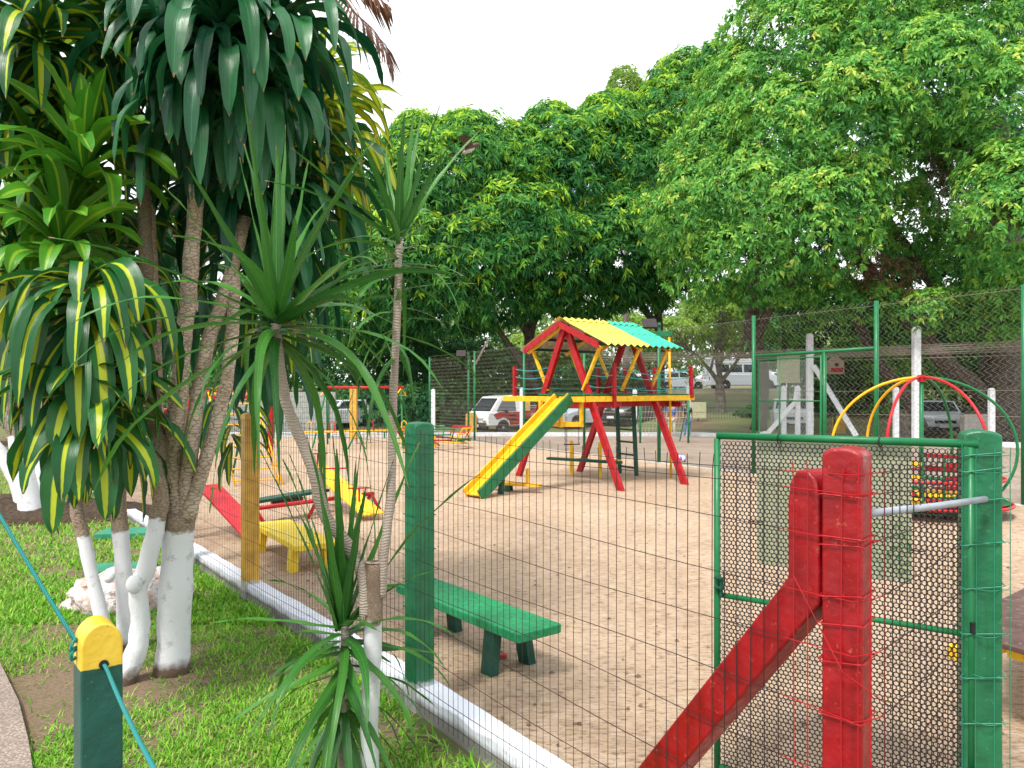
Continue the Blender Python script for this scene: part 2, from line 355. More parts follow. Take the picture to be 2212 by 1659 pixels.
# ---------------- near fence, gate, bollard ----------------
def arch(w,h,r=None,n=12,flat=.0):
    r=w/2 if r is None else r; P=[(-w/2,0),(w/2,0)]
    for k in range(n+1):
        a=PI*k/n; P.append((math.cos(a)*w/2,h-r+math.sin(a)*r))
    return P
def post(name,p,ztop,ang,mat,parent,w=.15,dpt=.14,z0=-.1,label=None,r=.03):
    ux=V((math.cos(ang),math.sin(ang),0)); uy=V((-math.sin(ang),math.cos(ang),0)); b=Buf()
    b.prism(arch(w,ztop-z0,r),V((p.x,p.y,z0)),ux,V((0,0,1)),uy,dpt)
    o=obj(name,b,mat,parent,bevel=.014,seg=3)
    if label: o['label']=label
    return o
angA=math.atan2(fdir.y,fdir.x)
def weathered(name,c,drip):
    m=M(name); sx=m.n('ShaderNodeSeparateXYZ'); n=m.noise(8,5); m.l(m.geo.outputs['Position'],sx.inputs[0])
    mp=m.n('ShaderNodeMapping'); mp.inputs['Scale'].default_value=(30,30,1.2); m.l(m.geo.outputs['Position'],mp.inputs[0]); st=m.noise(1,4,vec=mp.outputs[0])
    col=m.mix(m.fr(n,.3,.7),tuple(x*.75 for x in c),tuple(min(1,x*1.2) for x in c)); col=m.mix(m.fr(st,.60,.72,0,.6),col,tuple(x*.5 for x in c))
    col=m.mix(m.fr(m.noise(30,6,rough=.75),.60,.66,0,.8),col,drip)
    base=m.math('ADD',sx.outputs[2],m.math('MULTIPLY',m.noise(25,3),.08)); col=m.mix(m.fr(base,.17,.20),(.45,.47,.45),col)
    m.base(col); m.rough(m.fr(m.noise(18,4),.35,.7,.28,.6)); m.bump(m.math('ADD',m.noise(26,5),m.math('MULTIPLY',st,.7)),.55,.007); return m.m
m_pg=weathered('post_green',(.008,.135,.055),(.04,.19,.10)); m_pr=weathered('post_red',(.27,.002,.006),(.42,.07,.05)); m_py=weathered('post_yellow',(.60,.34,.055),(.35,.22,.08))
fence=thing('wire_fence','dark wire mesh fence on painted square posts between lawn and sand','fence',(FA.x,FA.y,0))
post('post',FA,1.83,angA+PI/2,m_pg,fence,label='green square post beside the green bench')
post('post',FY,1.83,angA+PI/2,m_py,fence,label='ochre yellow square post by the yellow bench')
for q,mt in((FX,m_pr),(FX2,m_pg),(FX3,m_py),(FX4,m_pr),(FX5,m_pg)): post('post',q,1.83,angA+PI/2,mt,fence)
rang=math.atan2(-.62,.2)
RA=R(-40)
post('post',FR+V((.0,0,0)),1.835,RA,m_pr,fence,w=.125,dpt=.125,label='thick glossy red corner post in front of the gate')
GPa=R(-22)
post('post',GP,1.85,GPa,m_pg,fence,w=.15,dpt=.15,label='green square gate post right of the red post')
# brace (leaning second red post)
u=(FA-FR).normalized(); bz=Buf(); pc=FR+u*.122+V((0.0,.0,0))
prof=[(0.075,1.80),(.04,1.80),(-.03,1.80)]
Lb=lambda t,z: (t,z)
poly=[(-.07,1.715),(-.07,1.36),(-.07,1.18)]
br=[(-.058,1.31),(-.058,1.66),(-.048,1.72),(-.018,1.752),(.025,1.75),(.05,1.71),(.060,1.64),(.060,1.38),(1.19,-.10),(1.02,-.10)]
bz.prism(br,V((pc.x,pc.y,0)),u,V((0,0,1)),V((-u.y,u.x,0)),.12)
bo=obj('brace',bz,m_pr,fence,bevel=.012,seg=3); bo['label']='red diagonal brace leaning against the red corner post'
# wires
m=M('fence_wire'); g=m.n('ShaderNodeNewGeometry'); col=(.035,.018,.02)
for P,c,rad in((FR,(.42,.015,.02),.092),(FR+u*.12,(.42,.015,.02),.085),(FA,(.012,.12,.07),.115),(GP,(.03,.22,.13),.14),(FY,(.30,.17,.03),.13)):
    sx=m.n('ShaderNodeSeparateXYZ'); m.l(g.outputs['Position'],sx.inputs[0]); dx=m.math('SUBTRACT',sx.outputs[0],P.x); dy=m.math('SUBTRACT',sx.outputs[1],P.y)
    dd=m.math('SQRT',m.math('ADD',m.math('MULTIPLY',dx,dx),m.math('MULTIPLY',dy,dy))); col=m.mix(m.fr(dd,rad,rad+.03,1,0),col,c)
m.base(col).rough(.5); m.p.inputs['Specular IOR Level'].default_value=.2; m_wire=m.m
zr=[1.745,1.68,1.55,1.36,1.17,.97,.78,.58,.38,.19,.06]
wb=Buf(); uf=(FR-FA).normalized()
nrm=V((uf.y,-uf.x,0)); nrm= nrm if nrm.dot(V((0,0,0))-FA)>0 else -nrm
nf=V((fdir.y,-fdir.x,0)); nf= nf if nf.dot(-FA)>0 else -nf
ga=(GP-FR).normalized(); ng=V((ga.y,-ga.x,0)); ng = ng if ng.y<0 else -ng
corner=[(FX6+nf*.082),(FA+(nf+nrm).normalized()*.084),(FR+nrm*.072-uf*.05),(FR+V((-.02,-.094,0))),(FR+V((.075,-.055,0))),(FR+V((.13,-.0,0))),(GP+V((-.085,-.03,0))),(GP+V((-.03,-.112,0))),(GP+V((.085,-.075,0)))]
def seg_at(s):
    for a,c in zip(corner[:-1],corner[1:]):
        l=(c-a).length
        if s<=l: return a.lerp(c,s/l),(c-a).normalized()
        s-=l
    return corner[-1],(corner[-1]-corner[-2]).normalized()
tot=sum((c-a).length for a,c in zip(corner[:-1],corner[1:])); s=tot
k=0
while s>0:
    p,t=seg_at(s); y=p.y; rad=.0019 if y<7 else .0017
    z1=1.775+random.uniform(-.006,.012); lean=random.uniform(-.008,.008); j=random.uniform(-.003,.003)
    q=p+t*j
    pts=[q+V((0,0,.02)),q+t*random.uniform(-.003,.003)+V((0,0,.6)),q+t*random.uniform(-.003,.003)+V((0,0,1.2)),q+V((0,0,1.72)),q+t*lean+V((0,0,z1))]
    wb.tube(pts,rad,3 if y>6 else 4,cap=False); k+=1
    s-=.0575 if p.x<1.15 else .086
for zi,z in enumerate(zr):
    pts=[];s=0
    while s<tot:
        p,_=seg_at(s); sag=.012*math.sin(s*1.9+zi*1.7); 
        if p.x>FR.x+.1: sag+= -.05*math.sin(PI*min(1,max(0,(p.x-FR.x-.1)/.85)))*0.4
        pts.append(p+V((0,0,z+sag))); s+=.18 if p.y>4.2 else .03
    pts.append(corner[-1]+V((0,0,z))); wb.tube(pts,.0019,4,cap=False)
# diagonal tie wires round the red posts
for z,dz in((1.30,-.28),):
    a=FR+nrm*.088-uf*.14; wb.tube([a+V((0,0,z+.1)),FR+V((-.055,-.09,z+dz*.6)),FR+V((.1,-.094,z+dz))],.0019,4,cap=False)
obj('wire_mesh',wb,m_wire,fence)
tb=Buf()
def ring(b,c,w,d,ang,z,r=.0024,dz=0):
    ux=V((math.cos(ang),math.sin(ang),0)); uy=V((-ux.y,ux.x,0)); pts=[]
    for sx_,sy_ in((-1,-1),(-.8,-1.03),(.8,-1.03),(1,-1),(1,1),(-1,1)): pts.append(c+ux*sx_*w+uy*sy_*d+V((0,0,z+dz*sx_+random.uniform(-.004,.004))))
    b.tube(pts,r,5,closed=True)
for z in(1.70,1.60,1.42,1.22,1.02,.82,.6,.4): tb=Buf(); ring(tb,FA,.079,.079,angA+PI/2,z+random.uniform(-.03,.03)); obj('tie_wire',tb,m_pg,fence)
m_wg=paint('wire_green',(.05,.26,.16),.4)
for z in zr[:-1]: tb=Buf(); ring(tb,V((GP.x,GP.y,0)),.082,.082,GPa,z,dz=.012); obj('tie_wire',tb,m_wg,fence)
for z in(1.68,1.545,1.52,1.36,1.27,1.15,.97,.78,.58,.4): tb=Buf(); ring(tb,V((FR.x,FR.y,0)),.069,.069,RA,z,r=.0026,dz=random.uniform(-.01,.01)); obj('tie_wire',tb,m_red,fence)
# grey pipe from red post to gate post
b=Buf(); a=D(1868,1110,2.46); c=D(2128,1078,3.18); b.tube([a,a.lerp(c,.5)+V((0,0,-.004)),c],.0135,12)
pp=tag(obj('pipe',b,m_grey,smooth=True),'grey metal pipe tied between the red post and the green gate post','pipe')
# ---------------- gate ----------------
gl=V((1.08,3.92,0)); gr=V((2.03,3.24,0)); gd=(gr-gl); gw=gd.length; gd.normalize(); gn=V((-gd.y,gd.x,0))   # gn points away
gate=thing('gate','green tube frame gate filled with black round hole mesh','gate',gr)
def gp(s,z,o=0): return gl+gd*s+gn*o+V((0,0,z))
b=Buf(); b.tube([gp(0,.02),gp(0,1.775),],.017,12).tube([gp(0,1.79),gp(gw,1.79)],.0185,14).tube([gp(gw-.03,.02),gp(gw-.03,1.775)],.017,12).tube([gp(.015,.05),gp(gw-.03,.05)],.017,12)
obj('frame',b,m_gmetal,gate,smooth=True)
b=Buf(); b.tube([gp(.015,.955),gp(gw-.045,.955)],.014,12); obj('crossbar',b,m_gmetal,gate,smooth=True)
pit=.0230; rh=.0098; rowh=pit*.866; nc=int((gw-.05)/pit); nrw=int(1.72/rowh)
a12=np.arange(12)*PI/6; hexr=np.where(np.arange(12)%2==1,pit/2/math.cos(PI/6),pit/2)
cell=np.concatenate([np.stack([np.cos(a12)*hexr,np.sin(a12)*hexr],1),np.stack([np.cos(a12)*rh,np.sin(a12)*rh],1)],0)
CX,CZ=np.meshgrid(np.arange(nc),np.arange(nrw)); ox=(CX+.5*(CZ%2))*pit+.03; oz=CZ*rowh+.06
P2=np.stack([ox.ravel(),oz.ravel()],1)[:,None,:]+cell[None]; 
def to3(P2,off): return np.array(gl)[None,None]+P2[...,0:1]*np.array(gd)+P2[...,1:2]*np.array((0,0,1))+np.array(gn)*off
Fp=to3(P2,-.004); Bp=to3(P2,.0); n=Fp.shape[0]; allv=np.concatenate([Fp,Bp],1).reshape(-1,3); bi=(np.arange(n)*48)[:,None]
k=np.arange(12);k2=(k+1)%12; f=[]
for A in(np.stack([k,k2,12+k2,12+k],1),np.stack([24+k2,24+k,36+k,36+k2],1),np.stack([12+k,12+k2,36+k2,36+k],1)): f.append((bi[:,:,None]+A[None]).reshape(-1,4))
obj_np('mesh_panel',allv,np.concatenate(f),m_black,gate)
b=Buf(); 
for z in(1.0,1.05): b.box(gp(.02,z,-.03),(.05,.02,.012),rz=math.atan2(gd.y,gd.x))
b.tube([gp(.03,.99,-.035),gp(.055,1.03,-.045),gp(.05,1.09,-.04)],.006,8); b.box(gp(.03,1.0,-.02),(.012,.02,.09),rz=math.atan2(gd.y,gd.x))
obj('latch',b,m_greenD,gate,bevel=.002)
for z in(.35,.99): b=Buf(); b.lathe(gp(gw-.02,z,-.012),[(0,-.025),(.013,-.025),(.013,.025),(0,.025)],12); obj('hinge',b,m_black,gate,bevel=.002)
# board hung behind the gate
m=M('board_cream'); n=m.noise(5,5); 
pc=gp(.87,1.33,.03); g=m.geo; dist=m.n('ShaderNodeVectorMath',operation='DISTANCE'); m.l(g.outputs['Position'],dist.inputs[0]); dist.inputs[1].default_value=pc-V((0,0,.05))
sm=m.math('MULTIPLY',m.fr(dist.outputs['Value'],.05,.2,1,0),m.fr(m.noise(60,4),.45,.65)); c=m.mix(sm,m.mix(m.fr(n,.3,.7),(.70,.74,.48),(.82,.82,.60)),(.01,.28,.04)); m.base(c).rough(.55); m_board=m.m
b=Buf(); s0,s1=.2,.905; b.box(gp((s0+s1)/2,1.455,.035),(s1-s0,.006,.63),rz=math.atan2(gd.y,gd.x))
bd=thing('board','cream board hung by black ties behind the gate mesh','board',gp(.55,1.14,.035)); obj('panel',b,m_board,bd)
for s_,z in((.19,1.36),(.92,1.30),(.32,1.785),(.78,1.785)):
    b=Buf(); 
    if z<1.7: b.tube([gp(s_-.02,z,-.01),gp(s_+.02,z-.002,-.014),gp(s_+.045,z,-.006)],.0035,6)
    else: b.tube([gp(s_+math.cos(a)*.004,z+math.sin(a)*.024,math.cos(a)*.024) for a in np.linspace(0,2*PI,13)[:-1]],.0035,6,closed=True).tube([gp(s_,z-.02,-.02),gp(s_+.02,z-.06,-.03)],.003,5)
    obj('cable_tie',b,m_black,bd)
# ---------------- bollard + rope ----------------
bp=G(211,1659+190); dB=2.36
bp=V(((212-1106)/F*dB,dB,0)); bang=R(40)
m=M('bollard_paint'); sx=m.n('ShaderNodeSeparateXYZ'); n=m.noise(30,3); m.l(m.geo.outputs['Position'],sx.inputs[0])
zz=m.math('ADD',sx.outputs[2],m.math('MULTIPLY',n,.018)); n2=m.noise(9,5)
topc=m.mix(m.fr(n2,.3,.7),(.66,.44,.03),(.78,.55,.06)); topc=m.mix(m.fr(m.noise(60,4),.68,.72),topc,(.4,.32,.12))
grn=m.mix(m.fr(n2,.3,.7),(.004,.06,.045),(.008,.095,.07)); grn=m.mix(m.fr(m.noise(80,2),.72,.75),grn,(.05,.2,.16))
m.base(m.mix(m.fr(zz,1.163,1.166),grn,topc)).rough(.42).bump(m.noise(38,5),.45,.005); m_bol=m.m
ux=V((math.cos(bang),math.sin(bang),0)); uy=V((-ux.y,ux.x,0)); b=Buf()
b.prism(arch(.118,1.292+.1,.075,16),V((bp.x,bp.y,-.1)),ux,V((0,0,1)),uy,.12)
bol=thing('bollard','dark green rope post with a rounded yellow top on the lawn','bollard',bp); obj('post',b,m_bol,bol,bevel=.007,seg=3)
b=Buf(); hole=V((bp.x+.005,bp.y,0))-uy*.0615+V((0,0,1.165)); b.lathe(hole,[(0,0),(.014,0),(.014,.004)],14,axis=uy); obj('hole',b,m_black,bol)
m=M('rope'); wv=m.n('ShaderNodeTexWave',i_Scale=60.,i_Distortion=0.); m.l(m.objco(),wv.inputs[0]); m.base(m.mix(wv.outputs['Fac'],(.004,.13,.13),(.012,.30,.29))).rough(.7).bump(wv.outputs['Fac'],.7,.003); m_rope=m.m
rp_=thing('rope','teal rope running through the yellow topped post','rope',hole)
b=Buf(); p0=hole-uy*(-.006); pA=D(350,1690,1.55)
P=[hole+uy*.02,hole-uy*.012+V((.002,0,-.004)),hole-uy*.03+V((.008,0,-.02))]
for t in np.linspace(.12,1.25,14): P.append((hole-uy*.03).lerp(pA,t)+V((0,0,-.05*t*(1-t)*1.2)))
b.tube(P,.0058,8); obj('strand',b,m_rope,rp_,smooth=True)
b=Buf(); hb=V((bp.x,bp.y,0))+uy*.0-ux*.062+V((0,0,1.235)); pB=D(-170,810,2.62); P=[]
for t in np.linspace(0,1,16): P.append(hb.lerp(pB,t)+V((0,0,-.07*t*(1-t))))
b.tube([hb+ux*.01]+P,.0058,8); obj('strand',b,m_rope,rp_,smooth=True)
b=Buf(); b.tube([hb-ux*.006+V((math.sin(a)*.004,math.cos(a)*.012,math.sin(a)*.012-a*.004)) for a in np.linspace(0,4*PI,22)],.0052,7); obj('knot',b,m_rope,rp_,smooth=True)
# ---------------- benches ----------------
def bench(name,label,c,ang,L_,W_,h,th,mat,matleg,splay=.03,lin=.24,lw_=.10):
    t=thing(name,label,'bench',c); ux=V((math.cos(ang),math.sin(ang),0)); uy=V((-ux.y,ux.x,0))
    b=Buf(); n=9
    b.box(c+V((0,0,h-th/2)),(L_,W_,th),rz=ang); obj('seat',b,mat,t,bevel=.014,seg=3)
    for sx_ in(-1,1):
        for sy_ in(-1,1):
            b=Buf(); top=c+ux*sx_*(L_/2-lin)+uy*sy_*(W_/2-.07)+V((0,0,h-th)); bot=top+ux*sx_*.02+uy*sy_*splay; bot.z=-.03
            b.beam(bot,top,lw_*.55,lw_,up=ux); obj('leg',b,matleg,t,bevel=.006)
    return t
gc=(G(1118,1372,.375)+G(1210,1344,.375)+G(858,1266,.375)+G(938,1245,.375))/4; gc.z=0
ga_=math.atan2(*( (G(1118,1372,.375)-G(858,1266,.375)).yx ))
m_bg=paint('bench_green',(.006,.235,.085),.4,.3,scale=26,bump=.8,wear=(.03,.33,.16)); m_by=paint('bench_yellow',(.78,.56,.035),.5,.12,scale=12,bump=.5)
bench('bench','green concrete bench on the sand behind the green fence post',gc,ga_,1.70,.40,.375,.07,m_bg,m_greenD,splay=.05,lin=.38,lw_=.13)
A=[G(655,1184,.34),G(712,1166,.34),G(557,1132,.34),G(615,1118,.34)]; yc=sum(A,V())/4; yc.z=0
bench('bench','yellow concrete bench on the sand beside the ochre fence post',yc,math.atan2(*((A[0]-A[2]).yx)),(A[0]-A[2]).length,.50,.34,.07,m_by,m_by,splay=.03,lin=.27,lw_=.16)
b=Buf(); b.lathe(G(1085,1421)+V((0,0,.01)),[(0,.02),(.035,.02),(.04,.012),(.04,0)],16); tag(obj('lid',b,paint('lid',(.55,.04,.05))),'small red plastic lid lying under the green bench','lid')
m=M('ball'); vo=m.n('ShaderNodeTexVoronoi',i_Scale=7.); m.l(m.objco(),vo.inputs['Vector']); m.base(m.ramp(vo.outputs['Color'],[(0,(.7,.7,.75)),(.45,(.7,.7,.75)),(.5,(.22,.10,.45)),(1,(.30,.2,.6))],'CONSTANT')).rough(.4)
b=Buf(); q=G(1473,1000)+V((0,0,.13)); b.sphere(V((0,0,0)),.13,20); o=obj('ball',b,m.m,smooth=True); o.location=q; tag(o,'purple and white football lying on the sand by the chain link fence','ball')
# ---------------- play tower ----------------
O=V((2.035,17.65,0)); ta=V((.588,-.809,0)); tb_=V((.809,.588,0)); UP=V((0,0,1))
def T(w,t,z): return O+ta*w+tb_*t+UP*z
tower=thing('play_tower','wooden play tower with red legs, corrugated yellow and green roof and slide','play tower',O)
def part(name,b,mat,par,label=None,**k):
    o=obj(name,b,mat,par,**k)
    if label: o['label']=label
    return o
AX=3.60
for t in(-1,1):
    for s in(-1,1):
        b=Buf(); foot=T(1.82*s,t,-.05); ap=T(-.03*s,t+.045*s,AX); b.beam(foot,ap,.16,.09,up=tb_)
        part('leg',b,m_red,tower,bevel=.008)
def corr(w0,w1,t0,t1,z0,z1,off,amp=.026,per=.195,extra=0):
    """corrugated slope; waves run down the slope (across t)"""
    n=max(8,int((t1-t0)/per*10)); vs=[];fs=[]
    for i in range(n+1):
        t=t0+(t1-t0)*i/n; q=amp*math.sin(2*PI*(t+3)/per)+off
        for k in range(3):
            f_=k/2; vs.append(T(w0+(w1-w0)*f_,t,z0+(z1-z0)*f_+q))
    for i in range(n):
        for k in range(2): fs.append((i*3+k,(i+1)*3+k,(i+1)*3+k+1,i*3+k+1))
    return vs,fs
roofmat={'y':paint('roof_yellow',(.80,.63,.08),.6,.12,bump=.3),'g':paint('roof_green',(.035,.42,.27),.6,.15,bump=.3),'w':paint('roof_underside',(.50,.47,.40),.8,.3)}
ZR=3.74;ZE=3.11
def roof(sgn,t0,t1,mat,label):
    b=Buf()
    for (wa,wb,o_) in((0,.80,.012),(.72,1.52,.0)):
        za=ZR+(ZE-ZR)*wa/1.5; zb=ZR+(ZE-ZR)*wb/1.5
        b.add(*corr(wa*sgn,wb*sgn,t0,t1,za,zb,o_))
    o=part('roof_sheet',b,roofmat[mat],tower,label,smooth=True)
    b=Buf(); b.add(*corr(.02*sgn,1.52*sgn,t0+.002,t1-.002,ZR-.01,ZE-.009,-.004)); u_=part('underside',b,roofmat['w'],o,smooth=True)
roof(1,-1.18,.20,'y','yellow corrugated roof sheets'); roof(1,.18,1.28,'g','green corrugated roof sheets')
roof(-1,-1.18,.20,'y','yellow corrugated roof sheets'); roof(-1,.18,1.28,'g','green corrugated roof sheets')
for t0,t1,mt in((-1.2,.2,'y'),(.2,1.28,'g')):
    b=Buf(); vs=[];fs=[];n=int((t1-t0)/.0195)
    for i in range(n+1):
        t=t0+(t1-t0)*i/n; q=.026*math.sin(2*PI*(t+3)/.195)+.03
        for w_,z_ in((-.2,-.075),(0,.012),(.2,-.075)): vs.append(T(w_,t,ZR+z_+q))
    for i in range(n):
        for k in range(2): fs.append((i*3+k,(i+1)*3+k,(i+1)*3+k+1,i*3+k+1))
    b.add(vs,fs); part('ridge_cap',b,roofmat[mt],tower,smooth=True)
# scalloped red bargeboard on the near gable
for sgn in(-1,1):
    b=Buf(); n=40; top=[];bot=[]
    for i in range(n+1):
        f_=i/n; w_=.0+1.32*f_; z=ZR-.035+(ZE-ZR)*w_/1.5; top.append((w_*sgn,z)); bot.append((w_*sgn,z-.13-.022*abs(math.sin(f_*PI*6))))
    for i in range(n):
        b.prism([top[i],top[i+1],bot[i+1],bot[i]],T(0,-1.20,0),ta,UP,tb_,.03)
    part('bargeboard',b,m_red,tower)
b=Buf()
for w_ in(-1.25,-.75,1.25,.75): b.beam(T(w_,-1.1,ZR-.09+(ZE-ZR)*abs(w_)/1.5),T(w_,1.2,ZR-.09+(ZE-ZR)*abs(w_)/1.5),.05,.07)
part('purlin',b,m_greenD,tower)
for t in(-1.05,.15,1.08):
    for s in(-1,1):
        b=Buf(); b.beam(T(0,t-.03,ZR-.16),T(1.3*s,t-.03,ZR-.16+(ZE-ZR)*1.3/1.5),.05,.08,up=tb_); part('rafter',b,m_yel,tower,bevel=.005)
        b=Buf(); b.beam(T(1.18*s,t+.03,ZE-.04),T(.62*s,t+.03,2.12),.05,.075,up=tb_); part('strut',b,m_yel,tower,bevel=.005)
# deck
DK=2.03
b=Buf(); n=34
for i in range(n):
    t=-1.12+3.35*(i+.5)/n; b.box(T(0,t,DK),(1.72,3.35/n*.9,.035),ax=(ta,tb_,UP))
part('deck',b,m_green,tower)
b=Buf(); b.beam(T(.93,-1.2,1.925),T(.93,2.32,1.955),.05,.125); part('beam',b,m_yel,tower,bevel=.006)
b=Buf(); b.beam(T(-2.15,-1.22,1.93),T(-.9,-1.22,1.93),.05,.125); part('beam',b,m_yel,tower,bevel=.006)
b=Buf(); b.beam(T(-.85,-1.27,1.93),T(-.1,-1.27,1.92),.05,.125); part('beam',b,m_yel,tower,bevel=.006)
b=Buf(); b.beam(T(.12,-1.27,1.92),T(.93,-1.25,1.92),.05,.125); part('beam',b,m_yel,tower,bevel=.006)
b=Buf(); b.beam(T(-.93,-1.2,1.93),T(-.93,2.3,1.93),.05,.12); part('beam',b,m_yel,tower,bevel=.006)
for w_,t0,t1 in((.78,-1.1,.0),(-.7,-1.1,1.6),(.5,.3,2.0)):
    b=Buf(); b.beam(T(w_,t0,1.82),T(w_,t1,1.82),.07,.14); part('joist',b,m_red,tower,bevel=.006)
for t in(-.95,1.95):
    b=Buf(); b.beam(T(-.85,t,1.80),T(.85,t,1.80),.07,.13); part('joist',b,m_red,tower,bevel=.006)
# railing posts and ropes
RP=[(.97,-.40),(.97,2.20),(-.85,.8),(-.85,1.73),(-.3,2.25),(-1.75,-1.16)]
for i,(w_,t) in enumerate(RP):
    b=Buf(); z0=1.72 if i==0 else 1.95; lean=.05 if i==1 else 0; b.beam(T(w_,t,z0),T(w_,t-lean,2.72),.08,.08,up=ta); part('railing_post',b,m_red,tower,bevel=.005)
b=Buf(); m_cyan=paint('rope_cyan',(.06,.34,.36),.7)
def sagrope(a,c,z,s): 
    P=[]; 
    for k in range(13):
        f_=k/12; p=T(*a,0).lerp(T(*c,0),f_); P.append(p+UP*(z-s*4*f_*(1-f_)))
    b.tube(P,.0085,5)
for z in(2.66,2.47,2.22):
    sagrope((.80,-1.0),(.97,-.40),z,.04); sagrope((.97,-.40),(.97,2.2),z,.17 if z>2.6 else .1); sagrope((.97,2.2),(-.3,2.25),z,.05); sagrope((-.3,2.25),(-.85,1.73),z,.03); sagrope((-.85,1.73),(-.85,.8),z,.05); sagrope((-.85,.8),(-.75,-1.),z,.07); sagrope((-1.75,-1.16),(-.6,-1.05),z,.06)
part('rope_rail',b,m_cyan,tower)
# fireman pole + green beam
b=Buf(); b.tube([T(.62,1.85,-.05),T(.60,1.8,3.50)],.03,12); part('climbing_pole',b,m_ymetal,tower,smooth=True)
b=Buf(); b.beam(T(-.25,1.3,3.50),T(.68,1.83,3.52),.06,.13); part('pole_beam',b,m_green,tower,bevel=.005)
# slide
s_top=V((1.13,16.5,1.93)); s_bot=V((-.76,14.52,.06)); sdv=(s_bot-s_top); hz_=V((sdv.x,sdv.y,0)).normalized(); sp=V((-hz_.y,hz_.x,0)); sn=sdv.normalized().cross(sp)
if sn.z<0: sn=-sn
sl_=thing('slide','yellow and green','slide',s_top); 
slide=sl_; bpy.data.objects.remove(sl_)
b=Buf(); b.beam(s_top,s_bot,.40,.03,up=sn); sb=part('slide',b,m_ymetal,tower,'yellow slide bed',bevel=.004)
b=Buf()
for k in(-.11,.11): b.beam(s_top+sp*k+sn*.02,s_bot+sp*k+sn*.02,.02,.014,up=sn)
part('rib',b,m_ymetal,sb)
for k,mt,lb in((1,m_green,'green side board of the slide'),(-1,m_yel,'yellow side board of the slide')):
    b=Buf(); sgn_=1 if sp.dot(V((1,0,0)))*k>0 else -1
    kk=.215 if sp.x>0 else -.215; kk=kk*(1 if mt is m_green else -1)
    b.beam(s_top+sp*kk-sdv.normalized()*.03-sn*.0,s_bot+sp*kk-sn*.0,.035,.25,up=sn); sd_=part('side_board',b,mt,sb,lb,bevel=.006)
    if mt is m_green:
        b=Buf(); b.beam(s_top+sp*(kk*.86)-sdv.normalized()*.02+sn*.035,s_bot+sp*(kk*.86)+sn*.035,.02,.22,up=sn); part('lining',b,m_yel,sd_)
b=Buf(); b.beam(s_bot-sdv*.28-sn*.1,V((s_bot.x-sdv.x*.28,s_bot.y-sdv.y*.28,-.03)),.1,.08); part('slide_support',b,m_greenD,tower)
# hanging step frame
b=Buf(); z=1.37
c4=[T(-.35,-1.45,z),T(.55,-1.6,z),T(.72,-1.15,z),T(-.2,-1.05,z)]
for i in range(4): b.beam(c4[i],c4[(i+1)%4],.05,.10)
b.beam(T(-.1,-1.25,z),T(.64,-1.4,z),.16,.03)
part('step_frame',b,m_yel,tower,bevel=.004)
for c in(c4[0],c4[1],c4[2]):
    b=Buf(); b.beam(c-UP*.06,V((c.x,c.y,1.9)),.07,.07,up=ta); part('step_upright',b,m_yel,tower,bevel=.004)
# ladder
l0=G(1339,1022);l1=G(1375,1028); lt=V((.02,-.25,0)); b=Buf(); lad=None
ld=thing('ladder','x','x'); bpy.data.objects.remove(ld)
t0=l0+V((-.06,.15,1.92)); t1=l1+V((-.06,.15,1.92))
b.beam(l0-UP*.05,t0,.07,.10,up=(l1-l0)); b.beam(l1-UP*.05,t1,.07,.10,up=(l1-l0)); lad=part('ladder',b,m_greenD,tower,'dark green ladder below the deck',bevel=.005)
for k in range(6):
    f_=.10+k*.165; b=Buf(); b.beam(l0.lerp(t0,f_),l1.lerp(t1,f_),.045,.045); part('rung',b,m_greenD,lad)
# swings hanging below
def chain_(b,a,c):
    n=int((c-a).length/.055); 
    for k in range(n):
        p=a.lerp(c,(k+.5)/n); ax_=V((1,0,0)) if k%2 else V((0,1,0)); 
        b.tube([p+ax_*math.cos(q)*.014+UP*math.sin(q)*.034 for q in np.linspace(0,2*PI,7)[:-1]],.0055,4,closed=True)
def swing(label,pa,pb,zt,zb,kind,mat):
    t=thing('swing',label,'swing',(pa+pb)/2+UP*zt)
    for p in(pa,pb):
        b=Buf(); chain_(b,p+UP*zt,p+UP*zb); part('chain',b,m_dark,t)
    b=Buf(); dv=(pb-pa)
    if kind=='bar': b.tube([pa-dv*.1+UP*zb,pb+dv*.1+UP*zb],.014,8)
    else: b.beam(pa-dv*.15+UP*zb,pb+dv*.15+UP*zb,.2,.035)
    part('bar' if kind=='bar' else 'seat',b,mat,t)
swing('trapeze bar swing hanging on chains under the tower deck left of the red front leg',D(1221,1,17.6).xy.to_3d(),D(1250,1,17.7).xy.to_3d(),1.78,.85,'bar',m_dark)
swing('swing with a green seat hanging on chains low below the tower deck',D(1224,1,18.4).xy.to_3d(),D(1262,1,18.6).xy.to_3d(),1.78,.42,'seat',m_green)
swing('yellow seat swing hanging on chains behind the red front leg of the tower',D(1297,1,18.3).xy.to_3d(),D(1332,1,18.5).xy.to_3d(),1.78,.40,'seat',m_yel)
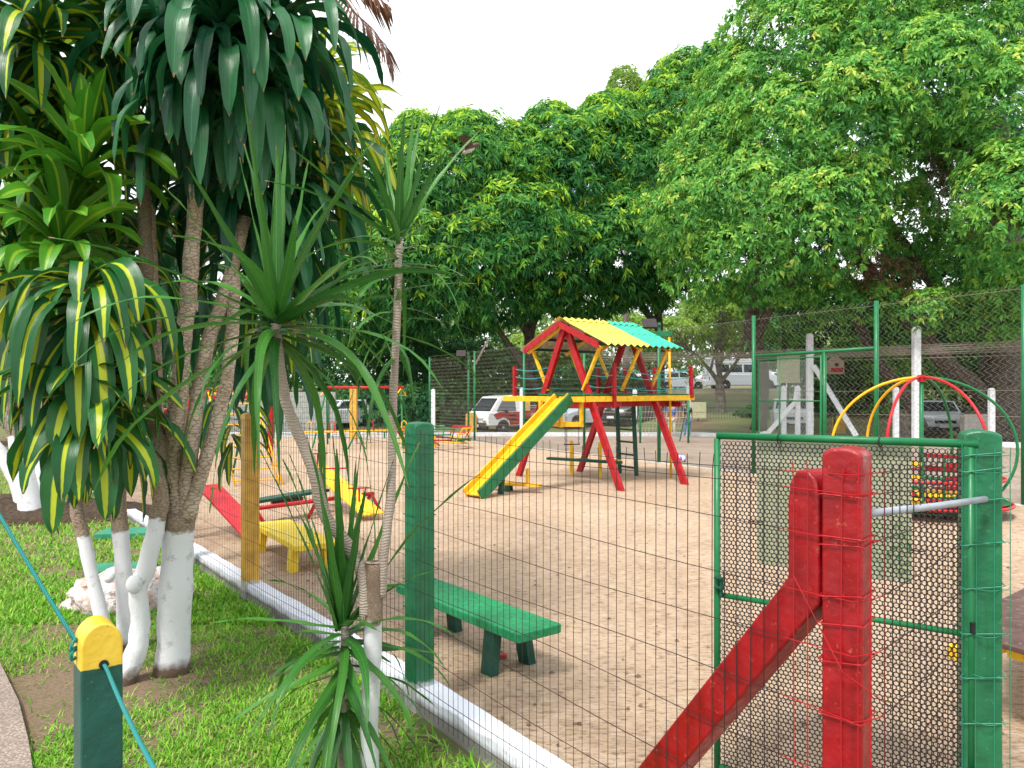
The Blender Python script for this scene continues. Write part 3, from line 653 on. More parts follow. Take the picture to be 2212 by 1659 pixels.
# green plank with two yellow posts
def seesaw(label,a,c,zp,mp_,mh,posts,ph,cat='seesaw',hw=.16,base=True,th=.06,w=.2):
    t=thing('seesaw',label,cat,(a+c)/2); d_=(c-a).normalized(); s_=V((-d_.y,d_.x,0)); b=Buf(); b.beam(a+UP*zp[0],c+UP*zp[1],w,th); part('plank',b,mp_,t,bevel=.008)
    for f_ in posts:
        p=a.lerp(c,f_); z=zp[0]+(zp[1]-zp[0])*f_; b=Buf(); b.beam(p+UP*(z-.02),p+UP*(z+ph),.05,.05,up=s_); 
        if hw: b.tube([p-s_*hw+UP*(z+ph*.93),p+s_*hw+UP*(z+ph*.93)],.015,8)
        part('handle',b,mh,t)
    if base:
        b=Buf(); p=(a+c)/2; b.beam(p-s_*.12-UP*.05,p-s_*.06+UP*(sum(zp)/2),.1,.05).beam(p+s_*.12-UP*.05,p+s_*.06+UP*(sum(zp)/2),.1,.05); part('fulcrum',b,m_greenD,t)
    return t
sg=seesaw('dark green plank seesaw under the tower between two yellow posts',V((.90,18.6,0)),V((2.58,17.6,0)),(.44,.42),m_greenD,m_yel,(),.4,base=False)
for px_,py_ in((1234,1025),(1296,1032)):
    q=G(px_,py_); b=Buf(); b.beam(q-UP*.05,q+UP*.86,.11,.08,up=V((1,0,0))); part('post',b,m_yel,sg,bevel=.006)
seesaw('low yellow seesaw with yellow T handles beside the foot of the slide',V((-.72,15.9,0)),V((.58,15.35,0)),(.17,.15),m_yel,m_yel,(.12,.80),.34,hw=.12)
# ---------------- dome roundabout ----------------
DC=V((7.09,12.9,0)); dm=thing('dome_roundabout','playground roundabout under a dome of yellow, red and green tubes','roundabout',DC)
for k,mt in zip(range(6),(m_gmetal,m_gmetal,m_ymetal,m_ymetal,m_rmetal,m_rmetal)):
    az=R(-19+60*k); dr=V((math.cos(az),math.sin(az),0)); P=[]
    for q in np.linspace(0,1,22):
        th=R(90-q*128); P.append(DC+dr*(1.43*math.cos(th) if q>0 else .02)+UP*(1.08+1.24*math.sin(th)))
    b=Buf(); b.tube(P,.024,10); part('arch_tube',b,mt,dm,smooth=True)
b=Buf(); b.lathe(DC,[(0,2.36),(.06,2.36),(.07,2.30),(.06,2.24),(0,2.24)],16); part('hub_cap',b,m_rmetal,dm)
b=Buf(); b.tube([DC-UP*.05,DC+UP*2.3],.035,12); part('centre_post',b,m_gmetal,dm,smooth=True)
for k,mt in zip(range(6),(m_yel,m_red,m_green,m_yel,m_red,m_green)):
    a0=R(10+60*k); P=[]
    for r_ in(.15,1.30):
        for q in range(9):
            a=a0+R(60)*q/8; P.append(DC+V((math.cos(a)*r_,math.sin(a)*r_,.24)))
    b=Buf(); b.add(P+[p-UP*.03 for p in P],[(i,i+1,i+10,i+9) for i in range(8)]+[(i+18,i+27,i+28,i+19) for i in range(8)]); part('floor_plate',b,mt,dm)
for z,r_,mt in((.20,1.33,m_rmetal),(.10,1.0,m_gmetal),(.62,1.22,m_rmetal)):
    b=Buf(); b.tube([DC+V((math.cos(a)*r_,math.sin(a)*r_,z)) for a in np.linspace(0,2*PI,41)[:-1]],.028,8,closed=True); part('ring_tube',b,mt,dm,smooth=True)
cols=(m_rmetal,m_gmetal,m_ymetal)
for k in range(6):
    a=R(40+60*k); c=DC+V((math.cos(a),math.sin(a),0))*1.02; tx=V((-math.sin(a),math.cos(a),0)); b=Buf()
    mt=(m_red,m_green,m_red,m_yel,m_red,m_green)[k]
    for z in(.68,.90): b.beam(c-tx*.42+UP*z,c+tx*.42+UP*z,.03,.06)
    bk=part('backrest',b,mt,dm)
    b=Buf(); ci=DC+V((math.cos(a),math.sin(a),0))*.84
    for r_ in(0,.11,.22): b.beam(ci+V((math.cos(a),math.sin(a),0))*(r_-.1)-tx*.36+UP*.5,ci+V((math.cos(a),math.sin(a),0))*(r_-.1)+tx*.36+UP*.5,.08,.03)
    part('seat',b,(m_green,m_red,m_yel)[k%3],dm)
    b=Buf(); 
    for s in(-1,1): b.tube([c+tx*.42*s+UP*.2,c+tx*.42*s+UP*1.0],.022,8)
    part('upright',b,m_gmetal,dm)
# ---------------- open roundabout (left) ----------------
RC=V(((938-1106)/F*28.6,28.6,0)); rb=thing('roundabout','open roundabout with red, yellow and green rails beside the swing frame','roundabout',RC)
for k in range(6):
    a0=R(20+60*k);a1=a0+R(46); mt=(m_rmetal,m_gmetal,m_ymetal)[k%3]; b=Buf()
    for z in(.78,.56): b.tube([RC+V((math.cos(a)*(1.25+.25*(z>.7)),math.sin(a)*(1.25+.25*(z>.7)),z)) for a in np.linspace(a0,a1,7)],.026,7)
    for a in(a0,a1): b.tube([RC+V((math.cos(a)*1.2,math.sin(a)*1.2,.3)),RC+V((math.cos(a)*1.5,math.sin(a)*1.5,.78))],.024,7)
    part('rail',b,mt,rb)
    b=Buf(); am=(a0+a1)/2; c=RC+V((math.cos(am)*1.2,math.sin(am)*1.2,.36)); tx=V((-math.sin(am),math.cos(am),0)); b.beam(c-tx*.5,c+tx*.5,.3,.04); part('seat',b,(m_yel,m_red,m_green)[k%3],rb)
    b=Buf(); b.tube([RC+UP*.25,RC+V((math.cos(am)*1.5,math.sin(am)*1.5,.2))],.03,7); part('spoke',b,(m_gmetal,m_rmetal,m_ymetal)[k%3],rb)
b=Buf(); b.tube([RC-UP*.05,RC+UP*.5],.07,10); part('hub',b,m_ymetal,rb)
# ---------------- red/yellow multi seesaw ----------------
ms=thing('seesaw','red tube seesaw carrying a red board, a dark green board and a yellow board','seesaw',V((-3.4,11.8,0)))
a=D(545,1099,11.3); c=D(806,1066,13.1); b=Buf(); b.tube([a,c],.035,10); 
for f_ in(.02,.5,.98):
    p=a.lerp(c,f_); b.tube([p,V((p.x-.16,p.y-.1,-.05))],.03,8).tube([p,V((p.x+.16,p.y+.1,-.05))],.03,8)
part('axle_tube',b,m_rmetal,ms,smooth=True)
m_redb=paint('board_red',(.50,.008,.018),.32,.12); m_yelb=paint('board_yellow',(.85,.52,.012),.35,.1)
lo=V((-3.58,10.30,.10)); hi=V((-4.55,11.15,.66)); b=Buf(); b.beam(lo,hi,.36,.035); o=part('board',b,m_redb,ms,'red tilted board',bevel=.01)
b=Buf(); b.tube([hi+V((.12,-.1,-.05)),hi+V((-.1,-.06,-.12)),hi+V((-.24,-.28,-.34)),hi+V((-.28,-.42,-.68))],.035,9); part('foot_tube',b,m_rmetal,ms,smooth=True)
lo=D(806,1122,11.9); lo.z=.10; hi=D(680,1004,13.4); b=Buf(); b.beam(lo,hi,.40,.035); part('board',b,m_yelb,ms,'yellow tilted board',bevel=.01)
d_=(hi-lo)
for f_ in(.22,.62,.95):
    p=lo+d_*f_; b=Buf(); b.tube([p,p+UP*.24],.014,7).tube([p+UP*.24+V((-.17,-.05,0)),p+UP*.24+V((.17,.05,0))],.014,7); part('handle',b,m_rmetal if f_<.9 else m_rmetal,ms)
g0=D(548,1083,11.5); g1=D(700,1058,12.8); b=Buf(); b.beam(g0,g1,.26,.05); part('board',b,m_greenD,ms,'dark green board lying along the tube',bevel=.008)
b=Buf(); q=g0.lerp(g1,.45); b.box(q-UP*.07,(.5,.1,.08),rz=.6); part('bracket',b,m_dark,ms)
# yellow ladder climber behind palms
cl_=thing('climbing_frame','yellow ladder climbing frame with dark green rear legs behind the ochre post','climbing frame',G(590,1046))
f0=G(604,1048); tp=V((f0.x-1.1,f0.y+1.2,2.1)); sdx=V((-.85,-.35,0))
for off_,nm in((V((0,0,0)),'rail'),(V((.09,-.02,0)),'rail'),(sdx,'rail')):
    b=Buf(); b.tube([f0+off_-UP*.02,tp+off_],.022,8); part(nm,b,m_ymetal,cl_,smooth=True)
for k in range(9):
    f_=.06+k*.115; b=Buf(); p=f0.lerp(tp,f_); b.tube([p+sdx,p],.018,7); b.tube([p+V((.005,0,0)),f0.lerp(tp,f_+.06)+V((.09,-.02,0))],.01,6); part('rung',b,m_ymetal,cl_)
for off_ in(V((0,0,0)),sdx):
    b=Buf(); b.tube([tp+off_,tp+off_+V((-.9,1.3,-2.15))],.03,8); part('rear_leg',b,m_gmetal,cl_)
b=Buf(); b.tube([tp+sdx*1.2,tp-sdx*.2],.03,8); part('top_bar',b,m_rmetal,cl_)
# swing frame
sf=thing('swing_set','swing frame with a red top bar, yellow brackets and green legs behind the palms','swing set',V((-6.3,29.5,0)))
yy=29.5; xa,xb=(700-1106)/F*yy,(872-1106)/F*yy; b=Buf(); b.tube([V((xa,yy,2.33)),V((xb,yy,2.33))],.05,9); part('top_bar',b,m_rmetal,sf,smooth=True)
for x in(xa+.1,xb-.1):
    for s in(-1,1):
        b=Buf(); b.tube([V((x,yy,2.3)),V((x+.25*(1 if x>xa+.2 else -1),yy+1.2*s,-.05))],.035,8); part('leg',b,m_gmetal,sf)
    b=Buf(); b.tube([V((x-.15,yy-.25,2.02)),V((x,yy,2.3)),V((x+.15,yy+.25,2.02))],.03,7).tube([V((x-.15,yy-.25,2.02)),V((x+.15,yy+.25,2.02))],.025,7); part('bracket',b,m_ymetal,sf)
for x in(xa+.9,xa+1.9): swing('swing with a yellow seat on the red barred frame, '+('nearer the playhouse' if x>xa+1.5 else 'nearer the palms'),V((x-.22,yy,0)),V((x+.22,yy,0)),2.3,.5,'seat',m_yel)
# long yellow seesaw with loops
a=V(((636-1106)/F*27.2,27.2,0)); c=V(((898-1106)/F*28.4,28.4,0)); t=thing('seesaw','long yellow beam seesaw with looped handles along the far white kerb','seesaw',(a+c)/2)
b=Buf(); b.tube([a+UP*.66,c+UP*.70],.04,9); part('beam',b,m_ymetal,t,smooth=True)
for f_,mt in((.12,m_ymetal),(.3,m_rmetal),(.62,m_rmetal),(.9,m_ymetal)):
    p=a.lerp(c,f_)+UP*.68; b=Buf(); b.tube([p+V((-.09,0,0)),p+V((-.09,0,.3)),p+V((0,0,.38)),p+V((.09,0,.3)),p+V((.09,0,0))],.022,7); part('handle',b,mt,t)
p=a.lerp(c,.5); b=Buf(); b.tube([p+V((-.35,0,-.05)),p+UP*.66,p+V((.35,0,-.05))],.04,8); part('stand',b,m_gmetal,t)
# red post frame
yy=25.; x=(584-1106)/F*yy; t=thing('square_arch','red square post frame far behind the white trunks','arch',V((x,yy,0))); b=Buf(); b.beam(V((x,yy,-.05)),V((x,yy,1.9)),.16,.16,up=(1,0,0)); part('post',b,m_red,t); b=Buf(); b.beam(V((x-3.2,yy+1,-.05)),V((x-3.2,yy+1,1.9)),.16,.16,up=(1,0,0)); part('post',b,m_red,t); b=Buf(); b.beam(V((x-3.3,yy+1,1.95)),V((x+.1,yy,1.95)),.1,.14); part('crossbar',b,m_red,t)
x=(764-1106)/F*31; b=Buf(); b.beam(V((x,31,-.1)),V((x,31,2.35)),.28,.28,up=(1,0,0)); tag(obj('post',b,m_py),'ochre square post standing behind the red barred swing frame','post')
# brown table at the right edge
tt=thing('play_table','brown topped play table with yellow legs at the right edge of the sand','table',V((4.0,4.8,0)))
m=M('table_brown'); n=m.noise(9,6); c=m.mix(m.fr(n,.3,.7),(.075,.035,.034),(.15,.08,.072)); c=m.mix(m.fr(m.noise(20,5),.60,.66),c,(.22,.15,.13)); m.base(c).rough(.38).bump(m.noise(40,4),.3,.004)
poly=[(2.88,4.38),(3.45,5.29),(3.95,5.70),(4.9,5.6),(5.1,4.7),(3.7,3.85),(3.1,3.9)]
b=Buf(); b.prism([(p[0],p[1]) for p in poly],V((0,0,.53)),V((1,0,0)),V((0,1,0)),V((0,0,1)),.035); part('top',b,m.m,tt,bevel=.008)
b=Buf(); b.beam(V((2.98,4.42,.47)),V((4.9,5.2,.47)),.09,.07); b.beam(V((3.4,5.2,.47)),V((4.2,4.1,.47)),.09,.07); part('frame',b,m_yelb,tt,bevel=.005)
for p in((3.2,4.55),(3.75,5.3),(4.7,4.9),(3.6,4.1)):
    b=Buf(); b.beam(V((*p,-.05)),V((*p,.46)),.09,.09,up=(1,0,0)); part('leg',b,m_yelb,tt,bevel=.005)
b=Buf(); b.beam(V((3.22,4.52,.54)),V((3.34,4.6,.80)),.35,.03,up=(1,-1,0)); part('backrest',b,m.m,tt,bevel=.005)
b=Buf(); q=D(2060,1412,4.5); b.beam(q,V((3.3,4.75,.46)),.09,.09); part('frame',b,m_yelb,tt,bevel=.01)
# ---------------- strap-leaved plants ----------------
def straps(base,az,el,length,width,droop,prof='broad',K=11,seed=0,fold=.18,wave=.03,twist=1.3):
    r=np.random.default_rng(seed+11); N=len(az); pos=np.array(base,float); e=np.array(el,float); vs=[];uv=[]
    tw=(r.random(N)-.5)*twist; ph=r.random(N)*6.28; kink=.25+.5*r.random(N)
    azc=np.array(az,float); daz=(r.random(N)-.5)*1.1
    side_cols=(-1,-.5,0,.5,1)
    for k in range(K+1):
        v=k/K
        d=np.stack([np.cos(azc)*np.cos(e),np.sin(azc)*np.cos(e),np.sin(e)],1)
        s0=np.stack([-np.sin(azc),np.cos(azc),np.zeros(N)],1); up=np.cross(d,s0); up*=np.sign(up[:,2:3]+1e-9)*1
        up=np.cross(s0,d)*-1; 
        a=tw*(.3+v); s=s0*np.cos(a)[:,None]+up*np.sin(a)[:,None]; nn=np.cross(d,s)
        if prof=='broad': ww=.34+.66*math.sin(PI*min(1,v*1.0)**.85*.92+.0) if v<.52 else 1.0*max(0,math.cos((v-.52)/.48*PI/2))**.62
        else: ww=(.55+.45*min(1,v*5))*(1-v)**.72 if v>.15 else .8+v
        if v>=.999: ww=.02
        w=width*ww*.5
        for c in side_cols:
            wv=wave*np.sin(v*19+ph+c*2.3)*abs(c)*width*2.0
            vs.append(pos+s*(w*c)[:,None]+nn*((abs(c)*fold*w*2+wv)*1.0)[:,None]); uv.append(np.stack([np.full(N,(c+1)/2),np.full(N,v)],1))
        st=length/K
        pos=pos+d*st[:,None]
        bend=droop/K*(1.7*np.exp(-((v-kink)/.28)**2)+.45)
        e=np.maximum(e-bend*np.maximum(.08,np.cos(e)),R(-88)); azc=azc+daz/K
    A=np.stack(vs,1);U=np.stack(uv,1); n=5*(K+1); b0=(np.arange(N)*n)[:,None]; f=[]
    for k in range(K):
        for c in range(4): i=k*5+c; f.append(b0+np.array([[i,i+1,i+6,i+5]]))
    return A.reshape(-1,3),U.reshape(-1,2),np.concatenate(f,0)
def leafmat(name,dark,light,stripe=None,sw=.2,rough=.33,trans=.22,pale=.0):
    m=M(name); gi=m.n('ShaderNodeNewGeometry'); ri=gi.outputs['Random Per Island']; uvn=m.n('ShaderNodeUVMap'); sx=m.n('ShaderNodeSeparateXYZ'); m.l(uvn.outputs[0],sx.inputs[0])
    c=m.mix(ri,dark,light); a=m.math('ABSOLUTE',m.math('SUBTRACT',sx.outputs[0],.5))
    mp=m.n('ShaderNodeMapping'); mp.inputs['Scale'].default_value=(26,1.4,1); m.l(uvn.outputs[0],mp.inputs[0]); n=m.noise(1,3,vec=mp.outputs[0])
    c=m.mix(m.fr(n,.45,.7,0,.35),c,tuple(x*1.5 for x in light))
    if stripe:
        aa=m.math('ADD',m.math('ADD',a,m.math('MULTIPLY',m.math('SUBTRACT',ri,.5),-sw*.55)),m.math('MULTIPLY',m.math('SUBTRACT',n,.5),.10)); c=m.mix(m.fr(aa,sw*.5,sw*.5+.035,1,0),c,stripe)
    else: c=m.mix(m.fr(a,0,.03,.55,0),c,tuple(min(1,x*2.2) for x in light))
    c=m.mix(m.fr(sx.outputs[1],.965,.99),c,(.28,.17,.06))
    m.base(c).rough(m.fr(m.noise(12,3),.3,.7,rough-.06,rough+.12)); m.bump(n,.35,.006); m.p.inputs['Specular IOR Level'].default_value=.38
    tr=m.n('ShaderNodeBsdfTranslucent'); m.l(c,tr.inputs[0]); mm=m.n('ShaderNodeMixShader'); mm.inputs[0].default_value=trans; m.l(m.p.outputs[0],mm.inputs[1]); m.l(tr.outputs[0],mm.inputs[2]); m.l(mm.outputs[0],m.o.inputs[0]); return m.m
m_lfD=leafmat('leaf_dark',(.006,.055,.030),(.028,.16,.045),rough=.30,trans=.2)
m_lfS=leafmat('leaf_striped',(.007,.075,.022),(.028,.15,.028),(.46,.54,.02),.21)
m_lfG=leafmat('leaf_fresh',(.03,.16,.015),(.11,.34,.02),(.25,.42,.03),.12)
m_lfY=leafmat('leaf_yellow',(.10,.24,.02),(.16,.32,.03),(.55,.55,.03),.42,trans=.35)
m_lfM=leafmat('leaf_narrow',(.014,.095,.018),(.065,.21,.028),rough=.25)
def rosette(name,c,n,L_,W_,mat,parent,el=(75,-10),droop=(.6,1.9),seed=0,prof='broad',stem=.25,axis=V((0,0,1)),label=None,azr=None,fold=.18,K=11):
    r=np.random.default_rng(seed); f_=np.linspace(0,1,n); az=(np.arange(n)*2.39996+r.random(n)*.5) 
    if azr is not None: az=azr[0]+(azr[1]-azr[0])*r.random(n)
    e=R(el[0])*(1-f_)+R(el[1])*f_+(r.random(n)-.5)*.35
    l=L_*(.72+.4*r.random(n))*(.62+.38*np.sin(np.clip(f_*1.1+.25,0,1)*PI/2)); w=W_*(.8+.35*r.random(n)); dr=droop[0]+(droop[1]-droop[0])*f_+(r.random(n)-.5)*.5
    base=np.array(c)[None]+np.array(axis)[None]*((.5-f_)*stem)[:,None]+np.stack([np.cos(az),np.sin(az),np.zeros(n)],1)*.025
    v,u_,fc=straps(base,az,e,l,w,dr,prof,K,seed,fold)
    o=obj_np(name,v,fc,mat,parent,uv=u_,smooth=True)
    if label:o['label']=label
    return o
# bark
def barkmat(name,c1,c2,wz,ring=True,wn_=.12,sc=28):
    m=M(name); n=m.noise(5,6); g=m.geo.outputs['Position']; mp=m.n('ShaderNodeMapping'); mp.inputs['Scale'].default_value=(1,1,2.6) if ring else (1,1,.3); m.l(g,mp.inputs[0]); vo=m.n('ShaderNodeTexVoronoi',i_Scale=float(sc),feature='DISTANCE_TO_EDGE'); m.l(mp.outputs[0],vo.inputs['Vector'])
    c=m.mix(m.fr(n,.3,.7),c1,c2); c=m.mix(m.fr(vo.outputs['Distance'],.0,.09,.85,0),c,tuple(x*.42 for x in c1)); c=m.mix(m.fr(m.noise(11,5),.60,.70,0,.7),c,(.26,.30,.24))
    sx=m.n('ShaderNodeSeparateXYZ'); m.l(g,sx.inputs[0]); hz=m.math('ADD',sx.outputs[2],m.math('MULTIPLY',m.math('SUBTRACT',m.noise(13,5),.5),wn_)); wash=m.mix(m.fr(m.noise(9,6,rough=.7),.56,.70,0,.6),(.70,.71,.74),(.24,.21,.18))
    c=m.mix(m.fr(hz,wz,wz+.02,1,0),c,wash) if wz is not None else c
    c=m.mix(m.fr(hz,.05,.12,1,0),c,(.12,.08,.055)) if wz else c
    m.base(c).rough(.9).bump(m.math('ADD',m.math('MULTIPLY',m.fr(vo.outputs['Distance'],0,.12),(m.fr(hz,wz,wz+.02,.2,1.2) if wz is not None else 1.2)),n),.6,.010); return m.m
m_bk1=barkmat('bark_washed',(.28,.20,.14),(.46,.36,.26),1.02)
m_bk2=barkmat('bark_washed_low',(.28,.20,.14),(.46,.36,.26),1.12)
m_bkr=barkmat('bark_ringed',(.40,.30,.22),(.64,.52,.40),None,sc=17)
m_bkb=barkmat('bark_washed_base',(.26,.18,.13),(.44,.34,.25),.93)
def trunk(b,P,r0,r1,n=12,sub=4,jit=.012,seed=1,flare=0):
    rr=random.Random(seed); pts=[];rad=[]; m_=len(P)
    for i in range(m_-1):
        for k in range(sub):
            t=k/sub; p0=P[max(i-1,0)];p1=P[i];p2=P[i+1];p3=P[min(i+2,m_-1)]
            q=.5*((2*p1)+(p2-p0)*t+(2*p0-5*p1+4*p2-p3)*t*t+(3*p1-p0-3*p2+p3)*t**3); f_=(i+t)/(m_-1)
            pts.append(q+V((rr.uniform(-jit,jit),rr.uniform(-jit,jit),0))); rad.append((r0+(r1-r0)*f_)*(1+rr.uniform(-.06,.06))*(1+flare*max(0,1-f_*6)))
    pts.append(P[-1]); rad.append(r1); b.tube(pts,rad,n)
def DP(*a): return [D(*q) for q in a]
dr=thing('dracaena_tree','dracaena clump with whitewashed trunks and drooping dark green leaves','dracaena',G(372,1452))
g=G(372,1452); b=Buf(); y0=g.y
# stout white stump splitting into four stems
trunk(b,[V((g.x,g.y,-.05)),D(378,1300,y0),D(385,1170,y0),D(392,1110,y0)],.118,.108,14,4,.006,1,.12)
obj('trunk',b,m_bk1,dr,smooth=True)
stems=[([D(388,1120,y0),D(372,1000,y0),D(385,850,y0),D(400,700,y0),D(412,560,y0),D(425,400,y0-.1)],.062,.055),
([D(400,1120,y0),D(408,1000,y0),D(428,850,y0+.1),D(450,740,y0+.1),D(490,620,y0+.2),D(530,470,y0+.3)],.055,.05),
([D(405,1120,y0-.05),D(440,1010,y0),D(470,900,y0+.1),D(497,780,y0+.1),D(505,640,y0+.2),D(500,500,y0+.3)],.05,.045),
([D(382,1120,y0+.1),D(345,980,y0+.15),D(335,850,y0+.2),D(330,700,y0+.2),D(325,560,y0+.2),D(318,420,y0+.2)],.06,.052)]
for i,(P,a,c) in enumerate(stems):
    b=Buf(); trunk(b,P,a,c,12,5,.006,i+3); obj('stem',b,m_bkr,dr,smooth=True)
def crown(c,n,L_,W_,mat,**k): return rosette('leaf_head',c,n,L_,W_,mat,dr,**k)
# big dark drooping head, several tiers
crown(D(480,40,4.7),64,.86,.115,m_lfD,el=(60,-20),droop=(1.6,2.6),seed=1,stem=.55)
crown(D(425,130,4.9),60,.80,.112,m_lfD,el=(50,-30),droop=(1.6,2.4),seed=2,stem=.5)
crown(D(560,150,5.0),60,.80,.112,m_lfD,el=(50,-30),droop=(1.4,2.3),seed=3,stem=.5)
crown(D(610,30,5.2),50,.9,.112,m_lfD,el=(60,-10),droop=(1.2,2.2),seed=4,stem=.4)
crown(D(350,60,5.2),46,.8,.112,m_lfD,el=(60,-20),droop=(1.4,2.3),seed=5,stem=.4)
crown(D(520,300,5.6),50,.8,.105,m_lfD,el=(30,-40),droop=(1.2,2.0),seed=6,stem=.6)
crown(D(590,420,5.9),46,.85,.105,m_lfD,el=(30,-40),droop=(1.2,2.0),seed=7,stem=.6)
crown(D(640,270,6.2),44,.9,.12,m_lfY,el=(70,-20),droop=(1.0,2.0),seed=8,stem=.4,label='yellow striped leaf head behind the dark crown')
crown(D(560,560,6.3),40,.8,.12,m_lfS,el=(30,-40),droop=(1.2,2.0),seed=9,stem=.6)
crown(D(420,330,6.6),50,.9,.112,m_lfD,el=(30,-40),droop=(1.2,2.0),seed=10,stem=.8)
crown(D(690,190,6.5),40,.75,.10,m_lfY,el=(50,-20),droop=(1.0,2.0),seed=29,stem=.4)
crown(D(690,380,6.4),44,.85,.105,m_lfD,el=(40,-30),droop=(1.0,2.0),seed=23,stem=.5)
crown(D(700,300,6.9),40,.95,.12,m_lfY,el=(50,-20),droop=(1.0,2.0),seed=24,stem=.4)
crown(D(640,520,6.8),46,.9,.105,m_lfD,el=(30,-40),droop=(1.2,2.0),seed=25,stem=.7)
crown(D(500,900,8.6),30,.7,.10,m_lfS,el=(30,-40),droop=(1.2,2.0),seed=26,stem=.7)
crown(D(300,480,7.2),50,.9,.112,m_lfD,el=(30,-40),droop=(1.2,2.0),seed=27,stem=.8)
crown(D(560,700,7.2),40,.9,.105,m_lfD,el=(20,-40),droop=(1.2,2.0),seed=21,stem=.6)
crown(D(430,620,8.0),44,1.0,.112,m_lfD,el=(30,-40),droop=(1.2,2.0),seed=22,stem=.8)
# left clump with striped leaves
ds=thing('dracaena_tree','dracaena clump with yellow striped leaves and thin whitewashed trunks at the left edge','dracaena',G(262,1420))
b=Buf(); g2=G(245,1430); trunk(b,[V((g2.x,g2.y,-.05)),D(212,1300,g2.y),D(185,1180,g2.y),D(165,1085,g2.y),D(175,900,g2.y),D(185,700,g2.y),D(185,560,g2.y)],.05,.042,12,5,.004,11,.1); obj('trunk',b,m_bkb,ds,smooth=True)
b=Buf(); g3=G(275,1405); trunk(b,[V((g3.x,g3.y,-.05)),D(268,1250,g3.y),D(258,1120,g3.y),D(250,1020,g3.y),D(215,800,g3.y+.1),D(165,560,g3.y+.1),D(150,360,g3.y+.1)],.066,.052,12,5,.004,12,.1); obj('trunk',b,m_bkb,ds,smooth=True)
b=Buf(); g4=G(292,1470); trunk(b,[V((g4.x-.08,g4.y-.05,-.05)),D(300,1390,g4.y),D(298,1280,g4.y),D(330,1180,g4.y),D(345,1090,g4.y+.05),D(338,950,g4.y+.1),D(320,760,g4.y+.3),D(318,560,g4.y+.3),D(300,300,g4.y+.3)],.068,.048,12,5,.012,13,.25); obj('trunk',b,m_bk2,ds,smooth=True)
b=Buf(); b.sphere(D(290,1262,g4.y-.06),.055,10,(1,1,1.2)); obj('knot',b,m_bk2,ds,smooth=True); b=Buf(); b.sphere(D(236,1248,g2.y-.03),.04,10); obj('knot',b,m_bk2,ds,smooth=True)
def crown2(c,n,L_,W_,mat,**k): return rosette('leaf_head',c,n,L_,W_,mat,ds,**k)
crown2(D(185,650,4.6),60,.92,.125,m_lfS,el=(25,-45),droop=(1.9,2.7),seed=31,stem=.35)
crown2(D(130,520,4.9),44,.66,.12,m_lfG,el=(80,0),droop=(.8,1.8),seed=32,stem=.3)
crown2(D(180,350,4.9),34,.70,.14,m_lfG,el=(82,5),droop=(.5,1.6),seed=33,stem=.25)
crown2(D(90,60,5.0),56,.82,.12,m_lfS,el=(60,-25),droop=(1.3,2.3),seed=34,stem=.4)
crown2(D(10,240,5.2),44,.80,.12,m_lfS,el=(60,-25),droop=(1.2,2.2),seed=35,stem=.4)
crown2(D(230,180,5.6),50,.9,.15,m_lfS,el=(50,-25),droop=(1.2,2.2),seed=36,stem=.5)
crown2(D(190,870,4.5),42,.62,.13,m_lfS,el=(25,-35),droop=(1.0,1.9),seed=37,stem=.4)
crown2(D(255,900,5.2),26,.70,.13,m_lfS,el=(20,-35),droop=(1.0,1.9),seed=38,stem=.4)
crown2(D(80,430,5.4),40,.75,.14,m_lfG,el=(70,-10),droop=(.8,1.8),seed=39,stem=.4)
crown2(D(300,20,5.6),50,.9,.15,m_lfG,el=(60,-10),droop=(1.0,1.8),seed=40,stem=.4)
crown2(D(230,560,6.2),50,.9,.15,m_lfS,el=(40,-30),droop=(1.0,2.0),seed=41,stem=.7)
crown2(D(110,260,6.4),50,.95,.15,m_lfG,el=(50,-30),droop=(1.0,2.0),seed=42,stem=.6)
crown2(D(20,560,5.6),34,.8,.14,m_lfS,el=(50,-25),droop=(1.2,2.2),seed=43,stem=.4)
# ---------------- narrow leaved dracaena in front ----------------
yM=3.75; nd=thing('narrow_leaf_dracaena','slender dracaena with narrow arching leaves in front of the fence','dracaena',V(((800-1106)/F*yM,yM,0)))
b=Buf(); trunk(b,[V(((800-1106)/F*yM,yM,-.05)),D(798,1600,yM),D(802,1450,yM),D(808,1330,yM),D(808,1216,yM)],.046,.044,14,5,.003,51); obj('trunk',b,barkmat('bark_stump',(.20,.13,.09),(.36,.27,.19),.86,True,sc=60),nd,smooth=True)
b=Buf(); b.lathe(D(808,1214,yM),[(.044,0),(.030,.004),(.02,-.012),(0,-.014)],14); obj('cut_top',b,m_bkr,nd)
m=M('bark_scaly'); wv=m.n('ShaderNodeTexWave',i_Scale=22.,i_Distortion=7.,bands_direction='Z',i_Detail=3.); m.l(m.noise(1,1) and m.geo.outputs['Position'],wv.inputs['Vector']); m.base(m.mix(m.fr(wv.outputs['Fac'],.1,.6),(.33,.27,.22),(.40,.33,.275))).rough(.85).bump(wv.outputs['Fac'],.5,.006); m_sc=m.m
b=Buf(); trunk(b,[D(790,1330,yM),D(785,1245,yM),D(752,1178,yM),D(700,1110,yM-.05),D(678,1020,yM-.1),D(650,950,yM-.1),D(618,870,yM-.12),D(603,780,yM-.15),D(596,700,yM-.15)],.034,.024,12,6,.002,52); obj('stem',b,m_sc,nd,smooth=True)
b=Buf(); trunk(b,[D(822,1290,yM),D(830,1190,yM),D(845,1060,yM+.03),D(848,900,yM+.05),D(857,700,yM+.05),D(862,520,yM+.05)],.026,.019,12,6,.002,53); obj('stem',b,m_sc,nd,smooth=True)
b=Buf(); trunk(b,[V(((738-1106)/F*yM,yM,-.03)),D(742,1500,yM),D(744,1340,yM)],.024,.02,10,4,.002,54); obj('stem',b,m_sc,nd,smooth=True)
